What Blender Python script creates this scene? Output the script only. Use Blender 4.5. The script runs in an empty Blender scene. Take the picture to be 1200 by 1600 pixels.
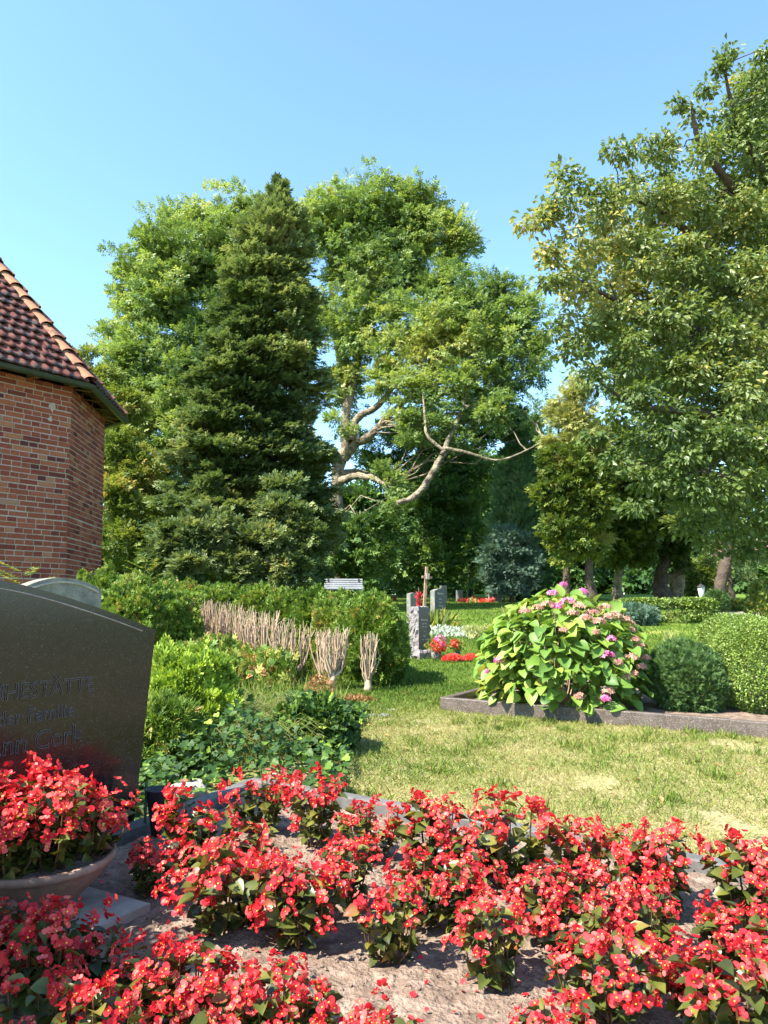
import bpy, math, random
import numpy as np
from mathutils import Vector, Matrix
# ------------------------------------------------------------------ camera, sky, sun, exposure
sc = bpy.context.scene
COL = sc.collection
TH = math.radians(7.4); F = 1155.0; CZ = 1.1; SL = 0.0455
cam = bpy.data.objects.new('camera', bpy.data.cameras.new('camera')); COL.objects.link(cam)
cam.location = (0, 0, CZ); cam.rotation_euler = (math.radians(90) + TH, 0, 0)
cam.data.sensor_fit = 'VERTICAL'; cam.data.sensor_height = 36.0; cam.data.lens = 36.0 * F / 1600.0
cam.data.clip_start = 0.05; cam.data.clip_end = 3000
sc.camera = cam
SUN_EL = math.radians(49); SUN_TO = Vector((-0.85, -0.52, 0)).normalized()
w = bpy.data.worlds.new('World'); sc.world = w; w.use_nodes = True
nt = w.node_tree; bg = nt.nodes['Background']
sky = nt.nodes.new('ShaderNodeTexSky'); sky.sky_type = 'NISHITA'; sky.sun_disc = False
sky.sun_elevation = SUN_EL; sky.sun_rotation = math.atan2(SUN_TO.x, SUN_TO.y)
sky.air_density = 1.0; sky.dust_density = 0.4; sky.ozone_density = 2.2
tn = nt.nodes.new('ShaderNodeMixRGB'); tn.blend_type = 'MULTIPLY'; tn.inputs[0].default_value = 1; tn.inputs[2].default_value = (.85, 1.0, 1.04, 1)
nt.links.new(sky.outputs[0], tn.inputs[1]); nt.links.new(tn.outputs[0], bg.inputs[0]); bg.inputs[1].default_value = 0.135
sl = bpy.data.lights.new('sun', 'SUN'); sl.energy = 5.0; sl.angle = math.radians(0.55); sl.color = (1.0, 0.94, 0.84)
so = bpy.data.objects.new('sun', sl); COL.objects.link(so)
sd = Vector((SUN_TO.x * math.cos(SUN_EL), SUN_TO.y * math.cos(SUN_EL), math.sin(SUN_EL)))
so.rotation_euler = sd.to_track_quat('Z', 'Y').to_euler(); so.location = (-10, -6, 20)
sc.view_settings.view_transform = 'Standard'; sc.view_settings.look = 'None'
sc.view_settings.exposure = 1.75; sc.view_settings.gamma = 1.0
sc.cycles.use_adaptive_sampling = True; sc.cycles.max_bounces = 8; sc.cycles.transparent_max_bounces = 8
sc.cycles.transmission_bounces = 4; sc.cycles.diffuse_bounces = 4; sc.cycles.glossy_bounces = 3

rng = np.random.default_rng(7); random.seed(7)
PI = math.pi
# ------------------------------------------------------------------ pixel <-> ground helpers (pixels of the 1200x1600 photo)
def ray(px, py):
    u = (px - 600) / F; v = (800 - py) / F
    return np.array([u, math.cos(TH) - math.sin(TH) * v, math.sin(TH) + math.cos(TH) * v])
def P(px, py, Y):
    r = ray(px, py); return np.array([0, 0, CZ]) + r * (Y / r[1])
def G(px, py, z0=0.0):
    r = ray(px, py); t = (CZ - z0) / (SL * r[1] - r[2]); return np.array([0, 0, CZ]) + r * t
def gz(x, y):
    y = np.asarray(y, float)
    return SL * np.where(y > 40, 40 + (y - 40) * 0.0, y)
def onG(px, Y):          # ground point under pixel column px at depth Y
    return np.array([(px - 600) / F * Y * 1.0, Y, float(gz(0, Y))])
# ------------------------------------------------------------------ value noise
_rt = np.random.default_rng(3).random((64, 64, 16))
def noise3(p, s=1.0):
    q = np.asarray(p, float) * s; i = np.floor(q).astype(int); f = q - i; f = f * f * (3 - 2 * f)
    def g(a, b, c): return _rt[(i[..., 0] + a) % 64, (i[..., 1] + b) % 64, (i[..., 2] + c) % 16]
    x, y, z = f[..., 0], f[..., 1], f[..., 2]
    c00 = g(0,0,0)*(1-x)+g(1,0,0)*x; c10 = g(0,1,0)*(1-x)+g(1,1,0)*x
    c01 = g(0,0,1)*(1-x)+g(1,0,1)*x; c11 = g(0,1,1)*(1-x)+g(1,1,1)*x
    return (c00*(1-y)+c10*y)*(1-z) + (c01*(1-y)+c11*y)*z
def fbm(p, s=1.0, o=3):
    a = 0; t = 0
    for k in range(o): a = a + noise3(np.asarray(p) + 7.3*k, s * 2**k) / 2**k; t += 1 / 2**k
    return a / t
# ------------------------------------------------------------------ mesh building
def mesh_np(name, V, Fs, mats=(), mi=None, var=None, smooth=False):
    V = np.asarray(V, np.float32); me = bpy.data.meshes.new(name)
    Fs = [np.asarray(f, np.int32) for f in Fs if len(f)]
    me.vertices.add(len(V)); me.vertices.foreach_set('co', V.ravel())
    tot = np.concatenate([np.full(len(f), f.shape[1], np.int32) for f in Fs])
    loops = np.concatenate([f.ravel() for f in Fs])
    me.loops.add(len(loops)); me.loops.foreach_set('vertex_index', loops)
    me.polygons.add(len(tot)); st = np.concatenate([[0], np.cumsum(tot)[:-1]]).astype(np.int32)
    me.polygons.foreach_set('loop_start', st); me.polygons.foreach_set('loop_total', tot)
    if mi is not None: me.polygons.foreach_set('material_index', np.asarray(mi, np.int32))
    me.polygons.foreach_set('use_smooth', np.full(len(tot), bool(smooth)))
    if var is not None:
        a = me.attributes.new('var', 'FLOAT', 'POINT'); a.data.foreach_set('value', np.asarray(var, np.float32))
    me.update(calc_edges=True); me.validate()
    for m in mats: me.materials.append(m)
    return me
class B:                 # collects pieces into one mesh
    def __init__(s): s.V = []; s.F = {}; s.var = []; s.M = {}; s.n = 0
    def add(s, V, Fs, m=0, var=0.5):
        V = np.asarray(V, float).reshape(-1, 3)
        for f in Fs:
            f = np.asarray(f, int)
            if len(f) == 0: continue
            k = f.shape[1]; s.F.setdefault(k, []).append(f + s.n)
            mm = np.full(len(f), m) if np.isscalar(m) else np.asarray(m)
            s.M.setdefault(k, []).append(mm)
        s.V.append(V); s.var.append(np.broadcast_to(np.asarray(var, float), (len(V),))); s.n += len(V); return s
    def box(s, c, size, rot=0.0, m=0, var=0.5, taper=0.0):
        x, y, z = [q / 2 for q in size]; v = []
        for dz in (-1, 1):
            t = 1 - (taper if dz > 0 else 0)
            for dx, dy in ((-1,-1),(1,-1),(1,1),(-1,1)): v.append((dx*x*t, dy*y*t, dz*z))
        v = np.array(v); cr, sr = math.cos(rot), math.sin(rot)
        v = np.c_[v[:,0]*cr - v[:,1]*sr, v[:,0]*sr + v[:,1]*cr, v[:,2]] + np.array(c)
        return s.add(v, [[(0,3,2,1),(4,5,6,7),(0,1,5,4),(1,2,6,5),(2,3,7,6),(3,0,4,7)]], m, var)
    def tube(s, pts, rad, seg=6, m=0, var=0.5, cap=True):
        pts = np.asarray(pts, float); n = len(pts); rad = np.broadcast_to(rad, (n,))
        d = np.gradient(pts, axis=0); d /= np.linalg.norm(d, axis=1)[:, None] + 1e-9
        ref = np.array([0.31, 0.17, 0.93]) if abs(d[0][2]) < 0.9 else np.array([1, 0.1, 0])
        a = np.cross(d, ref); a /= np.linalg.norm(a, axis=1)[:, None] + 1e-9; b = np.cross(d, a)
        t = np.arange(seg) * 2 * PI / seg
        V = pts[:, None] + rad[:, None, None] * (np.cos(t)[None, :, None]*a[:, None] + np.sin(t)[None, :, None]*b[:, None])
        i = np.arange(n-1)[:, None]*seg; j = np.arange(seg)[None]; k = (j+1) % seg
        Q = np.stack([i+j, i+k, i+seg+k, i+seg+j], -1).reshape(-1, 4)
        s.add(V.reshape(-1, 3), [Q], m, var)
        if cap:
            c = V[-1]; s.add(np.vstack([c, c.mean(0)]), [[(q, (q+1) % seg, seg) for q in range(seg)]], m, var)
        return s
    def lathe(s, prof, c=(0,0,0), seg=24, m=0, var=0.5):
        prof = np.asarray(prof, float); t = np.arange(seg) * 2*PI/seg; n = len(prof)
        V = np.stack([prof[:,0][:,None]*np.cos(t), prof[:,0][:,None]*np.sin(t), np.repeat(prof[:,1][:,None], seg, 1)], -1)
        i = np.arange(n-1)[:,None]*seg; j = np.arange(seg)[None]; k = (j+1) % seg
        Q = np.stack([i+j, i+k, i+seg+k, i+seg+j], -1).reshape(-1,4)
        return s.add(V.reshape(-1,3) + np.array(c), [Q], m, var)
    def prism(s, poly, y0, y1, m=0, var=0.5):  # poly in (x,z), extruded along y
        n = len(poly); p = np.asarray(poly, float)
        V = np.vstack([np.c_[p[:,0], np.full(n, y0), p[:,1]], np.c_[p[:,0], np.full(n, y1), p[:,1]]])
        Q = [(i, (i+1) % n, n+(i+1) % n, n+i) for i in range(n)]
        s.add(V, [Q], m, var); s.add(V, [[tuple(range(n))[::-1]], [tuple(range(n, 2*n))]] , m, var); return s
    def scatter(s, T, pos, R, S, var=None, m=0):
        TV, TF = T; TV = np.asarray(TV, float); n = len(pos); k = len(TV)
        S = np.asarray(S, float); S = np.full(n, float(S)) if S.ndim == 0 else S; S = S[:, None, None] if S.ndim == 1 else S[:, None, :]
        V = np.einsum('nij,nkj->nki', R, TV[None] * S) + np.asarray(pos)[:, None]
        off = (np.arange(n) * k)[:, None, None]
        Fs = [(np.asarray(f)[None] + off).reshape(-1, np.asarray(f).shape[1]) for f in TF]
        v = rng.random(n) if var is None else np.asarray(var)
        if v.ndim == 1: v = np.repeat(v, k)
        return s.add(V.reshape(-1, 3), Fs, m, v)
    def mesh(s, name, mats, smooth=False):
        V = np.concatenate(s.V); ks = sorted(s.F); Fs = [np.concatenate(s.F[k]) for k in ks]
        mi = np.concatenate([np.concatenate(s.M[k]) for k in ks])
        return mesh_np(name, V, Fs, mats if isinstance(mats, (list, tuple)) else [mats], mi, np.concatenate(s.var), smooth)
def link(name, me, parent=None, loc=None, rz=None):
    o = bpy.data.objects.new(name, me); COL.objects.link(o)
    if parent is not None: o.parent = parent
    if loc is not None: o.location = Vector([float(q) for q in loc])
    if rz is not None: o.rotation_euler.z = rz
    return o
def tag(o, label=None, cat=None, group=None, kind=None):
    if label: o['label'] = label
    if cat: o['category'] = cat
    if group: o['group'] = group
    if kind: o['kind'] = kind
    return o
def thing(name, label, cat, loc=(0,0,0), rz=0.0, group=None):
    return tag(link(name, None, None, loc, rz), label, cat, group)
def part(b, name, mats, parent, smooth=False, label=None):
    o = link(name, b.mesh(name, mats, smooth), parent)
    if label: o['label'] = label
    return o
def dup(root, loc, rz=0.0, scale=1.0, label=None, group=None):
    r = root.copy(); COL.objects.link(r); r.location = Vector([float(q) for q in loc]); r.rotation_euler.z = rz
    r.scale = (scale,)*3 if np.isscalar(scale) else scale
    if label: r['label'] = label
    if group: r['group'] = group
    for ch in list(root.children):
        c = ch.copy(); COL.objects.link(c); c.parent = r
        for g in list(ch.children):
            d = g.copy(); COL.objects.link(d); d.parent = c
    return r
def basis(yd, zn):        # columns x,y,z ; y = axis, z ~ normal
    y = yd / (np.linalg.norm(yd, axis=1)[:, None] + 1e-9)
    x = np.cross(y, zn); x /= np.linalg.norm(x, axis=1)[:, None] + 1e-9
    z = np.cross(x, y); return np.stack([x, y, z], -1)
def rdir(n, r=None):
    v = (r or rng).normal(size=(n, 3)); return v / np.linalg.norm(v, axis=1)[:, None]
# ------------------------------------------------------------------ materials
def new_mat(name):
    m = bpy.data.materials.new(name); m.use_nodes = True; return m, m.node_tree, m.node_tree.nodes['Principled BSDF']
def setp(b, **k):
    for n, v in k.items():
        i = b.inputs.get(n.replace('_', ' '))
        if i is not None: i.default_value = v
def ramp(nt, stops):
    r = nt.nodes.new('ShaderNodeValToRGB'); e = r.color_ramp.elements
    e[0].position, e[0].color = stops[0][0], (*stops[0][1], 1); e[1].position, e[1].color = stops[-1][0], (*stops[-1][1], 1)
    for p, c in stops[1:-1]:
        q = e.new(p); q.color = (*c, 1)
    return r
def leaf_mat(name, stops, rough=0.5, transl=0.3, spec=0.35, nscale=0.0, tint=(1.25, 1.15, 0.6)):
    m, nt, b = new_mat(name); N = nt.nodes; L = nt.links
    at = N.new('ShaderNodeAttribute'); at.attribute_name = 'var'; fac = at.outputs['Fac']
    if nscale:
        g = N.new('ShaderNodeNewGeometry'); nz = N.new('ShaderNodeTexNoise'); nz.inputs['Scale'].default_value = nscale
        L.new(g.outputs['Position'], nz.inputs['Vector'])
        ma = N.new('ShaderNodeMath'); ma.operation = 'MULTIPLY_ADD'; ma.inputs[1].default_value = 1.0; ma.inputs[2].default_value = -0.5
        L.new(nz.outputs[0], ma.inputs[0]); ad = N.new('ShaderNodeMath'); ad.operation = 'ADD'; ad.use_clamp = True
        L.new(fac, ad.inputs[0]); L.new(ma.outputs[0], ad.inputs[1]); fac = ad.outputs[0]
    r = ramp(nt, stops); L.new(fac, r.inputs[0]); L.new(r.outputs[0], b.inputs['Base Color'])
    setp(b, Roughness=rough); b.inputs['Specular IOR Level'].default_value = spec
    if transl > 0:
        t = N.new('ShaderNodeBsdfTranslucent'); mx = N.new('ShaderNodeMixRGB'); mx.blend_type = 'MULTIPLY'; mx.inputs[0].default_value = 1
        mx.inputs[2].default_value = (*tint, 1); L.new(r.outputs[0], mx.inputs[1]); L.new(mx.outputs[0], t.inputs[0])
        ms = N.new('ShaderNodeMixShader'); ms.inputs[0].default_value = transl
        L.new(b.outputs[0], ms.inputs[1]); L.new(t.outputs[0], ms.inputs[2]); L.new(ms.outputs[0], N['Material Output'].inputs[0])
    return m
def noise_mat(name, stops, scale=8.0, rough=0.8, bump=0.3, detail=6, spec=0.3, fine=None, coords='Object', bdist=0.01, metal=0.0):
    m, nt, b = new_mat(name); N = nt.nodes; L = nt.links
    tc = N.new('ShaderNodeTexCoord'); nz = N.new('ShaderNodeTexNoise'); nz.inputs['Scale'].default_value = scale; nz.inputs['Detail'].default_value = detail
    nz.inputs['Roughness'].default_value = 0.65
    L.new(tc.outputs[coords], nz.inputs['Vector']); r = ramp(nt, stops); L.new(nz.outputs[0], r.inputs[0])
    col = r.outputs[0]
    if fine:
        vs, amt, c = fine; v = N.new('ShaderNodeTexVoronoi'); v.inputs['Scale'].default_value = vs; L.new(tc.outputs[coords], v.inputs['Vector'])
        r2 = ramp(nt, [(amt, (1,1,1)), (amt + 0.12, (0,0,0))]); L.new(v.outputs['Color'], r2.inputs[0])
        mx = N.new('ShaderNodeMixRGB'); L.new(r2.outputs[0], mx.inputs[0]); L.new(col, mx.inputs[1]); mx.inputs[2].default_value = (*c, 1); col = mx.outputs[0]
    L.new(col, b.inputs['Base Color']); setp(b, Roughness=rough, Metallic=metal); b.inputs['Specular IOR Level'].default_value = spec
    if bump:
        n2 = N.new('ShaderNodeTexNoise'); n2.inputs['Scale'].default_value = scale * 4; n2.inputs['Detail'].default_value = 8; L.new(tc.outputs[coords], n2.inputs['Vector'])
        bp = N.new('ShaderNodeBump'); bp.inputs['Strength'].default_value = bump; bp.inputs['Distance'].default_value = bdist
        L.new(n2.outputs[0], bp.inputs['Height']); L.new(bp.outputs[0], b.inputs['Normal'])
    return m
def var_mat(name, stops, rough=0.8, spec=0.3, nscale=30, bump=0.4, noisemix=0.35, bdist=0.004):   # colour from per-piece attribute + noise
    m, nt, b = new_mat(name); N = nt.nodes; L = nt.links
    at = N.new('ShaderNodeAttribute'); at.attribute_name = 'var'; tc = N.new('ShaderNodeTexCoord')
    nz = N.new('ShaderNodeTexNoise'); nz.inputs['Scale'].default_value = nscale; nz.inputs['Detail'].default_value = 6; L.new(tc.outputs['Object'], nz.inputs['Vector'])
    ma = N.new('ShaderNodeMath'); ma.operation = 'MULTIPLY_ADD'; ma.inputs[1].default_value = noisemix; ma.inputs[2].default_value = -noisemix/2
    L.new(nz.outputs[0], ma.inputs[0]); ad = N.new('ShaderNodeMath'); ad.operation = 'ADD'; ad.use_clamp = True
    L.new(at.outputs['Fac'], ad.inputs[0]); L.new(ma.outputs[0], ad.inputs[1]); r = ramp(nt, stops); L.new(ad.outputs[0], r.inputs[0])
    L.new(r.outputs[0], b.inputs['Base Color']); setp(b, Roughness=rough); b.inputs['Specular IOR Level'].default_value = spec
    bp = N.new('ShaderNodeBump'); bp.inputs['Strength'].default_value = bump; bp.inputs['Distance'].default_value = bdist
    L.new(nz.outputs[0], bp.inputs['Height']); L.new(bp.outputs[0], b.inputs['Normal'])
    return m
M = {}
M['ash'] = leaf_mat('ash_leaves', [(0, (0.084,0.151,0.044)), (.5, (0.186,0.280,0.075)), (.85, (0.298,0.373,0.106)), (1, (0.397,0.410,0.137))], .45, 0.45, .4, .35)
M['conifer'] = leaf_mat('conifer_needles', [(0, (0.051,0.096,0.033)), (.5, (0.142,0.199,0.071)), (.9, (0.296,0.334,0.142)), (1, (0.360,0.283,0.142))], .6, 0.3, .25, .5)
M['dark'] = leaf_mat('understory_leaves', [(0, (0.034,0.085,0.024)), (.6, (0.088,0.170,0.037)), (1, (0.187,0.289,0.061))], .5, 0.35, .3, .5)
M['yellowgreen'] = leaf_mat('yellow_green_leaves', [(0, (0.062,0.112,0.020)), (.5, (0.144,0.200,0.035)), (.9, (0.250,0.275,0.056)), (1, (0.375,0.250,0.062))], .5, 0.4, .3, .5)
M['cypress'] = leaf_mat('cypress_scales', [(0, (0.039,0.099,0.042)), (.6, (0.098,0.195,0.075)), (1, (0.210,0.300,0.120))], .6, 0.2, .25, .8)
M['blue'] = leaf_mat('blue_conifer_scales', [(0, (.055,.115,.080)), (1, (.15,.24,.165))], .6, .2, .3, 2)
M['golden'] = leaf_mat('golden_conifer_scales', [(0, (.19,.23,.06)), (1, (.44,.45,.16))], .6, .25, .3, 1)
M['thuja'] = leaf_mat('thuja_scales', [(0, (0.052,0.109,0.014)), (.5, (0.138,0.230,0.030)), (.8, (0.253,0.322,0.052)), (.95, (0.391,0.287,0.081)), (1, (0.345,0.184,0.069))], .55, 0.3, .3, 2)
M['thujatree'] = leaf_mat('thuja_tree_scales', [(0, (0.042,0.076,0.015)), (.55, (0.098,0.152,0.027)), (1, (0.213,0.258,0.046))], .6, 0.3, .25, 1)
M['lime'] = leaf_mat('lime_conifer_scales', [(0, (0.092,0.172,0.023)), (.5, (0.230,0.345,0.034)), (1, (0.437,0.529,0.069))], .55, .25, .3, 6)
M['linden'] = leaf_mat('linden_leaves', [(0, (0.066,0.112,0.026)), (.55, (0.138,0.198,0.050)), (.93, (0.242,0.286,0.094)), (1, (0.396,0.352,0.099))], .42, 0.45, .45, .7)
M['box'] = leaf_mat('box_leaves', [(0, (0.067,0.123,0.020)), (.5, (0.146,0.224,0.034)), (1, (0.269,0.347,0.067))], .4, .2, .45, 3)
M['yew'] = leaf_mat('yew_needles', [(0, (0.036,0.085,0.026)), (1, (0.111,0.195,0.046))], .5, 0.2, .3, 5)
M['hydrangea'] = leaf_mat('hydrangea_leaves', [(0, (.07,.15,.024)), (.5, (.15,.26,.038)), (.85, (.26,.35,.055)), (1, (.38,.40,.08))], .5, .28, .35, 3)
M['ivy'] = leaf_mat('ivy_leaves', [(0, (0.018,0.045,0.013)), (.5, (0.041,0.090,0.019)), (.75, (0.117,0.198,0.027)), (1, (0.270,0.360,0.045))], .5, 0.25, .22, 0)
M['grass'] = leaf_mat('grass_blades', [(0, (.05,.11,.014)), (.35, (.13,.21,.028)), (.6, (.25,.27,.065)), (1, (.42,.35,.17))], .6, .3, .2, 0)
M['begonia_leaf'] = leaf_mat('begonia_leaves', [(0, (.030,.040,.012)), (.45, (.075,.095,.018)), (.75, (.17,.16,.03)), (1, (.22,.06,.025))], .36, .2, .38, 25, (1.3,1.1,.5))
M['petal'] = leaf_mat('begonia_petals', [(0, (.48,.008,.020)), (.6, (.64,.030,.036)), (1, (.76,.14,.12))], .45, .28, .3, 0, (1.0,.8,1.0))
M['stamen'] = leaf_mat('begonia_stamens', [(0, (.75,.42,.03)), (1, (.85,.62,.06))], .6, 0, .3)
M['stem'] = leaf_mat('begonia_stems', [(0, (.07,.035,.015)), (1, (.16,.09,.03))], .45, .1, .4)
M['floret'] = leaf_mat('hydrangea_florets', [(0, (.50,.06,.20)), (.6, (.68,.16,.38)), (1, (.75,.35,.50))], .6, .25, .25, 0, (1.1,.9,1))
M['faded'] = leaf_mat('faded_florets', [(0, (.32,.10,.10)), (.5, (.48,.25,.18)), (1, (.55,.42,.26))], .7, .2, .2, 0, (1.1,.9,.9))
M['bark'] = noise_mat('pale_bark', [(.35, (.08,.068,.048)), (.5, (.24,.20,.135)), (.7, (.40,.34,.24))], 4, .95, 1.0, bdist=.10, spec=.1, detail=10)
M['darkbark'] = noise_mat('dark_bark', [(.35, (.035,.025,.018)), (.7, (.12,.09,.065))], 4, .9, .8, bdist=.04)
M['cutwood'] = var_mat('bare_cut_stems', [(0, (.21,.145,.09)), (.6, (.41,.30,.195)), (1, (.56,.45,.32))], .85, .2, 60, .5, .5)
M['soil'] = noise_mat('dry_soil', [(.3, (.11,.078,.056)), (.5, (.20,.145,.108)), (.72, (.34,.26,.20))], 16, .95, 1.0, spec=.1, bdist=.02, detail=10)
M['deadleaf'] = leaf_mat('dead_foliage', [(0, (.16,.065,.022)), (1, (.38,.20,.09))], .8, .1, .15, 0)
M['concrete'] = noise_mat('concrete_kerb', [(.3, (.075,.075,.07)), (.7, (.15,.145,.135))], 14, .85, .4, bdist=.003)
M['palestone'] = noise_mat('pale_stone', [(.3, (.24,.21,.17)), (.7, (.42,.38,.31))], 9, .85, .5, bdist=.01)
M['kerbgranite'] = noise_mat('brown_granite', [(.3, (.055,.042,.032)), (.7, (.115,.09,.072))], 10, .42, .1, spec=.5, fine=(190, .18, (.20,.165,.14)), bdist=.002)
M['roughgranite'] = noise_mat('rough_split_granite', [(.3, (.14,.125,.125)), (.7, (.28,.255,.25))], 10, .9, 1.0, bdist=.02)
M['faceg'] = noise_mat('brown_polished_face', [(.3, (.065,.05,.035)), (.7, (.10,.08,.055))], 10, .35, 0, spec=.5)
M['bigstone'] = noise_mat('black_polished_granite', [(.35, (.008,.006,.007)), (.7, (.020,.015,.017))], 30, .15, .0, spec=.40, fine=(230, .08, (.05,.04,.05)))
M['bigedge'] = noise_mat('honed_granite_edge', [(.35, (.05,.05,.055)), (.7, (.10,.10,.11))], 40, .45, .1, spec=.5, fine=(380, .2, (.20,.20,.22)), bdist=.001)
M['inscription'] = noise_mat('inscription_grey', [(.3, (.10,.09,.095)), (.7, (.17,.155,.16))], 60, .7, 0)
M['white_letters'] = noise_mat('pale_letters', [(.3, (.50,.48,.43)), (.7, (.62,.60,.54))], 40, .7, 0)
M['brick'] = var_mat('red_bricks', [(0, (.085,.028,.024)), (.3, (.185,.046,.030)), (.7, (.27,.080,.045)), (.9, (.32,.135,.070)), (1, (.26,.15,.10))], .9, .15, 28, .6, .45)
M['mortar'] = noise_mat('lime_mortar', [(.3, (.30,.23,.19)), (.7, (.42,.34,.28))], 20, .95, .6, bdist=.006)
M['gutter'] = noise_mat('dark_green_gutter', [(.3, (.018,.024,.022)), (.7, (.035,.045,.04))], 5, .45, .1, spec=.5)
M['rafter'] = noise_mat('rafter_wood', [(.3, (.10,.055,.03)), (.7, (.22,.13,.07))], 8, .8, .4)
M['terracotta'] = noise_mat('weathered_terracotta', [(.3, (.15,.082,.055)), (.55, (.25,.15,.105)), (.75, (.36,.25,.18))], 9, .85, .5, bdist=.006)
M['vase'] = noise_mat('black_vase', [(.3, (.02,.02,.022)), (.7, (.04,.042,.045))], 10, .35, .1)
M['greenpole'] = noise_mat('green_metal', [(.3, (.05,.07,.04)), (.7, (.09,.12,.07))], 10, .5, .1)
M['whitepaint'] = noise_mat('white_bench_paint', [(.3, (.30,.32,.35)), (.7, (.42,.44,.48))], 6, .6, .2)
M['crosswood'] = noise_mat('weathered_cross_wood', [(.3, (.22,.13,.09)), (.7, (.42,.29,.21))], 12, .85, .5)
M['greystone'] = noise_mat('grey_headstone', [(.3, (.10,.105,.09)), (.7, (.22,.22,.19))], 8, .75, .5, bdist=.01)
M['blackface'] = noise_mat('dark_headstone_face', [(.3, (.03,.032,.036)), (.7, (.06,.065,.07))], 12, .35, .05, spec=.5)
M['path'] = noise_mat('pale_gravel_path', [(.3, (.20,.17,.13)), (.7, (.30,.26,.20))], 10, .95, .5)
M['silverplant'] = leaf_mat('silver_leaves', [(0, (.26,.33,.24)), (1, (.55,.60,.48))], .7, .15, .2, 0)
M['redflower'] = leaf_mat('red_flowers', [(0, (.60,.02,.02)), (1, (.80,.12,.07))], .5, .2, .3, 0, (1,.8,.8))
M['pinkwall'] = noise_mat('pale_red_house_wall', [(.3, (.30,.19,.16)), (.7, (.38,.25,.21))], 4, .9, .2)
M['roofred'] = noise_mat('house_roof', [(.3, (.20,.10,.08)), (.7, (.28,.15,.11))], 4, .8, .2)
M['lampglass'] = noise_mat('white_lamp_glass', [(.3, (.70,.72,.74)), (.7, (.8,.8,.8))], 4, .3, 0)
M['darkmetal'] = noise_mat('dark_metal', [(.3, (.03,.03,.03)), (.7, (.06,.06,.06))], 4, .4, 0)
# roof tile material: red clay, grey lichen towards the lower edge of each tile (var > .5)
m, nt, b = new_mat('clay_roof_tiles'); N = nt.nodes; L = nt.links
at = N.new('ShaderNodeAttribute'); at.attribute_name = 'var'; tc = N.new('ShaderNodeTexCoord')
nz = N.new('ShaderNodeTexNoise'); nz.inputs['Scale'].default_value = 9; nz.inputs['Detail'].default_value = 6; L.new(tc.outputs['Object'], nz.inputs['Vector'])
r1 = ramp(nt, [(.3, (.085,.034,.028)), (.6, (.155,.058,.044)), (.8, (.22,.11,.08))]); L.new(nz.outputs[0], r1.inputs[0])
n2 = N.new('ShaderNodeTexNoise'); n2.inputs['Scale'].default_value = 26; n2.inputs['Detail'].default_value = 8; L.new(tc.outputs['Object'], n2.inputs['Vector'])
r2 = ramp(nt, [(.4, (.045,.036,.036)), (.62, (.085,.076,.08)), (.75, (.19,.185,.195))]); L.new(n2.outputs[0], r2.inputs[0])
ad = N.new('ShaderNodeMath'); ad.operation = 'MULTIPLY_ADD'; ad.inputs[1].default_value = 1.2; L.new(nz.outputs[0], ad.inputs[0]); L.new(at.outputs['Fac'], ad.inputs[2])
r3 = ramp(nt, [(.74, (0,0,0)), (.90, (1,1,1))]); sb = N.new('ShaderNodeMath'); sb.operation = 'SUBTRACT'; sb.inputs[1].default_value = .14
L.new(ad.outputs[0], sb.inputs[0]); L.new(sb.outputs[0], r3.inputs[0])
mx = N.new('ShaderNodeMixRGB'); L.new(r3.outputs[0], mx.inputs[0]); L.new(r1.outputs[0], mx.inputs[1]); L.new(r2.outputs[0], mx.inputs[2]); L.new(mx.outputs[0], b.inputs['Base Color'])
bp = N.new('ShaderNodeBump'); bp.inputs['Strength'].default_value = .5; bp.inputs['Distance'].default_value = .005; L.new(n2.outputs[0], bp.inputs['Height']); L.new(bp.outputs[0], b.inputs['Normal'])
setp(b, Roughness=.95); b.inputs['Specular IOR Level'].default_value = .12; M['tile'] = m
M['captile'] = noise_mat('orange_hip_tiles', [(.3, (.30,.12,.06)), (.5, (.36,.16,.08)), (.62, (.14,.07,.055))], 5, .8, .4)
# lawn ground: straw, bare earth and green in patches
m, nt, b = new_mat('lawn_ground'); N = nt.nodes; L = nt.links
g = N.new('ShaderNodeNewGeometry'); n1 = N.new('ShaderNodeTexNoise'); n1.inputs['Scale'].default_value = 1.1; n1.inputs['Detail'].default_value = 5; L.new(g.outputs['Position'], n1.inputs['Vector'])
n2 = N.new('ShaderNodeTexNoise'); n2.inputs['Scale'].default_value = 40; n2.inputs['Detail'].default_value = 6; L.new(g.outputs['Position'], n2.inputs['Vector'])
rn = ramp(nt, [(.35, (.17,.18,.055)), (.5, (.27,.24,.11)), (.62, (.25,.215,.11))]); L.new(n1.outputs[0], rn.inputs[0])
rf = ramp(nt, [(.35, (.06,.11,.015)), (.6, (.13,.19,.025)), (.7, (.25,.25,.06))]); L.new(n1.outputs[0], rf.inputs[0])
sp = N.new('ShaderNodeSeparateXYZ'); L.new(g.outputs['Position'], sp.inputs[0])
mr = N.new('ShaderNodeMapRange'); mr.inputs[1].default_value = 5.4; mr.inputs[2].default_value = 7.2; L.new(sp.outputs[1], mr.inputs[0])
mx = N.new('ShaderNodeMixRGB'); L.new(mr.outputs[0], mx.inputs[0]); L.new(rn.outputs[0], mx.inputs[1]); L.new(rf.outputs[0], mx.inputs[2])
m2 = N.new('ShaderNodeMixRGB'); m2.blend_type = 'OVERLAY'; m2.inputs[0].default_value = .5; L.new(mx.outputs[0], m2.inputs[1]); L.new(n2.outputs[0], m2.inputs[2]); L.new(m2.outputs[0], b.inputs['Base Color'])
bp = N.new('ShaderNodeBump'); bp.inputs['Strength'].default_value = .8; bp.inputs['Distance'].default_value = .02; L.new(n2.outputs[0], bp.inputs['Height']); L.new(bp.outputs[0], b.inputs['Normal'])
setp(b, Roughness=.95); b.inputs['Specular IOR Level'].default_value = .1; M['lawn'] = m

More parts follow.
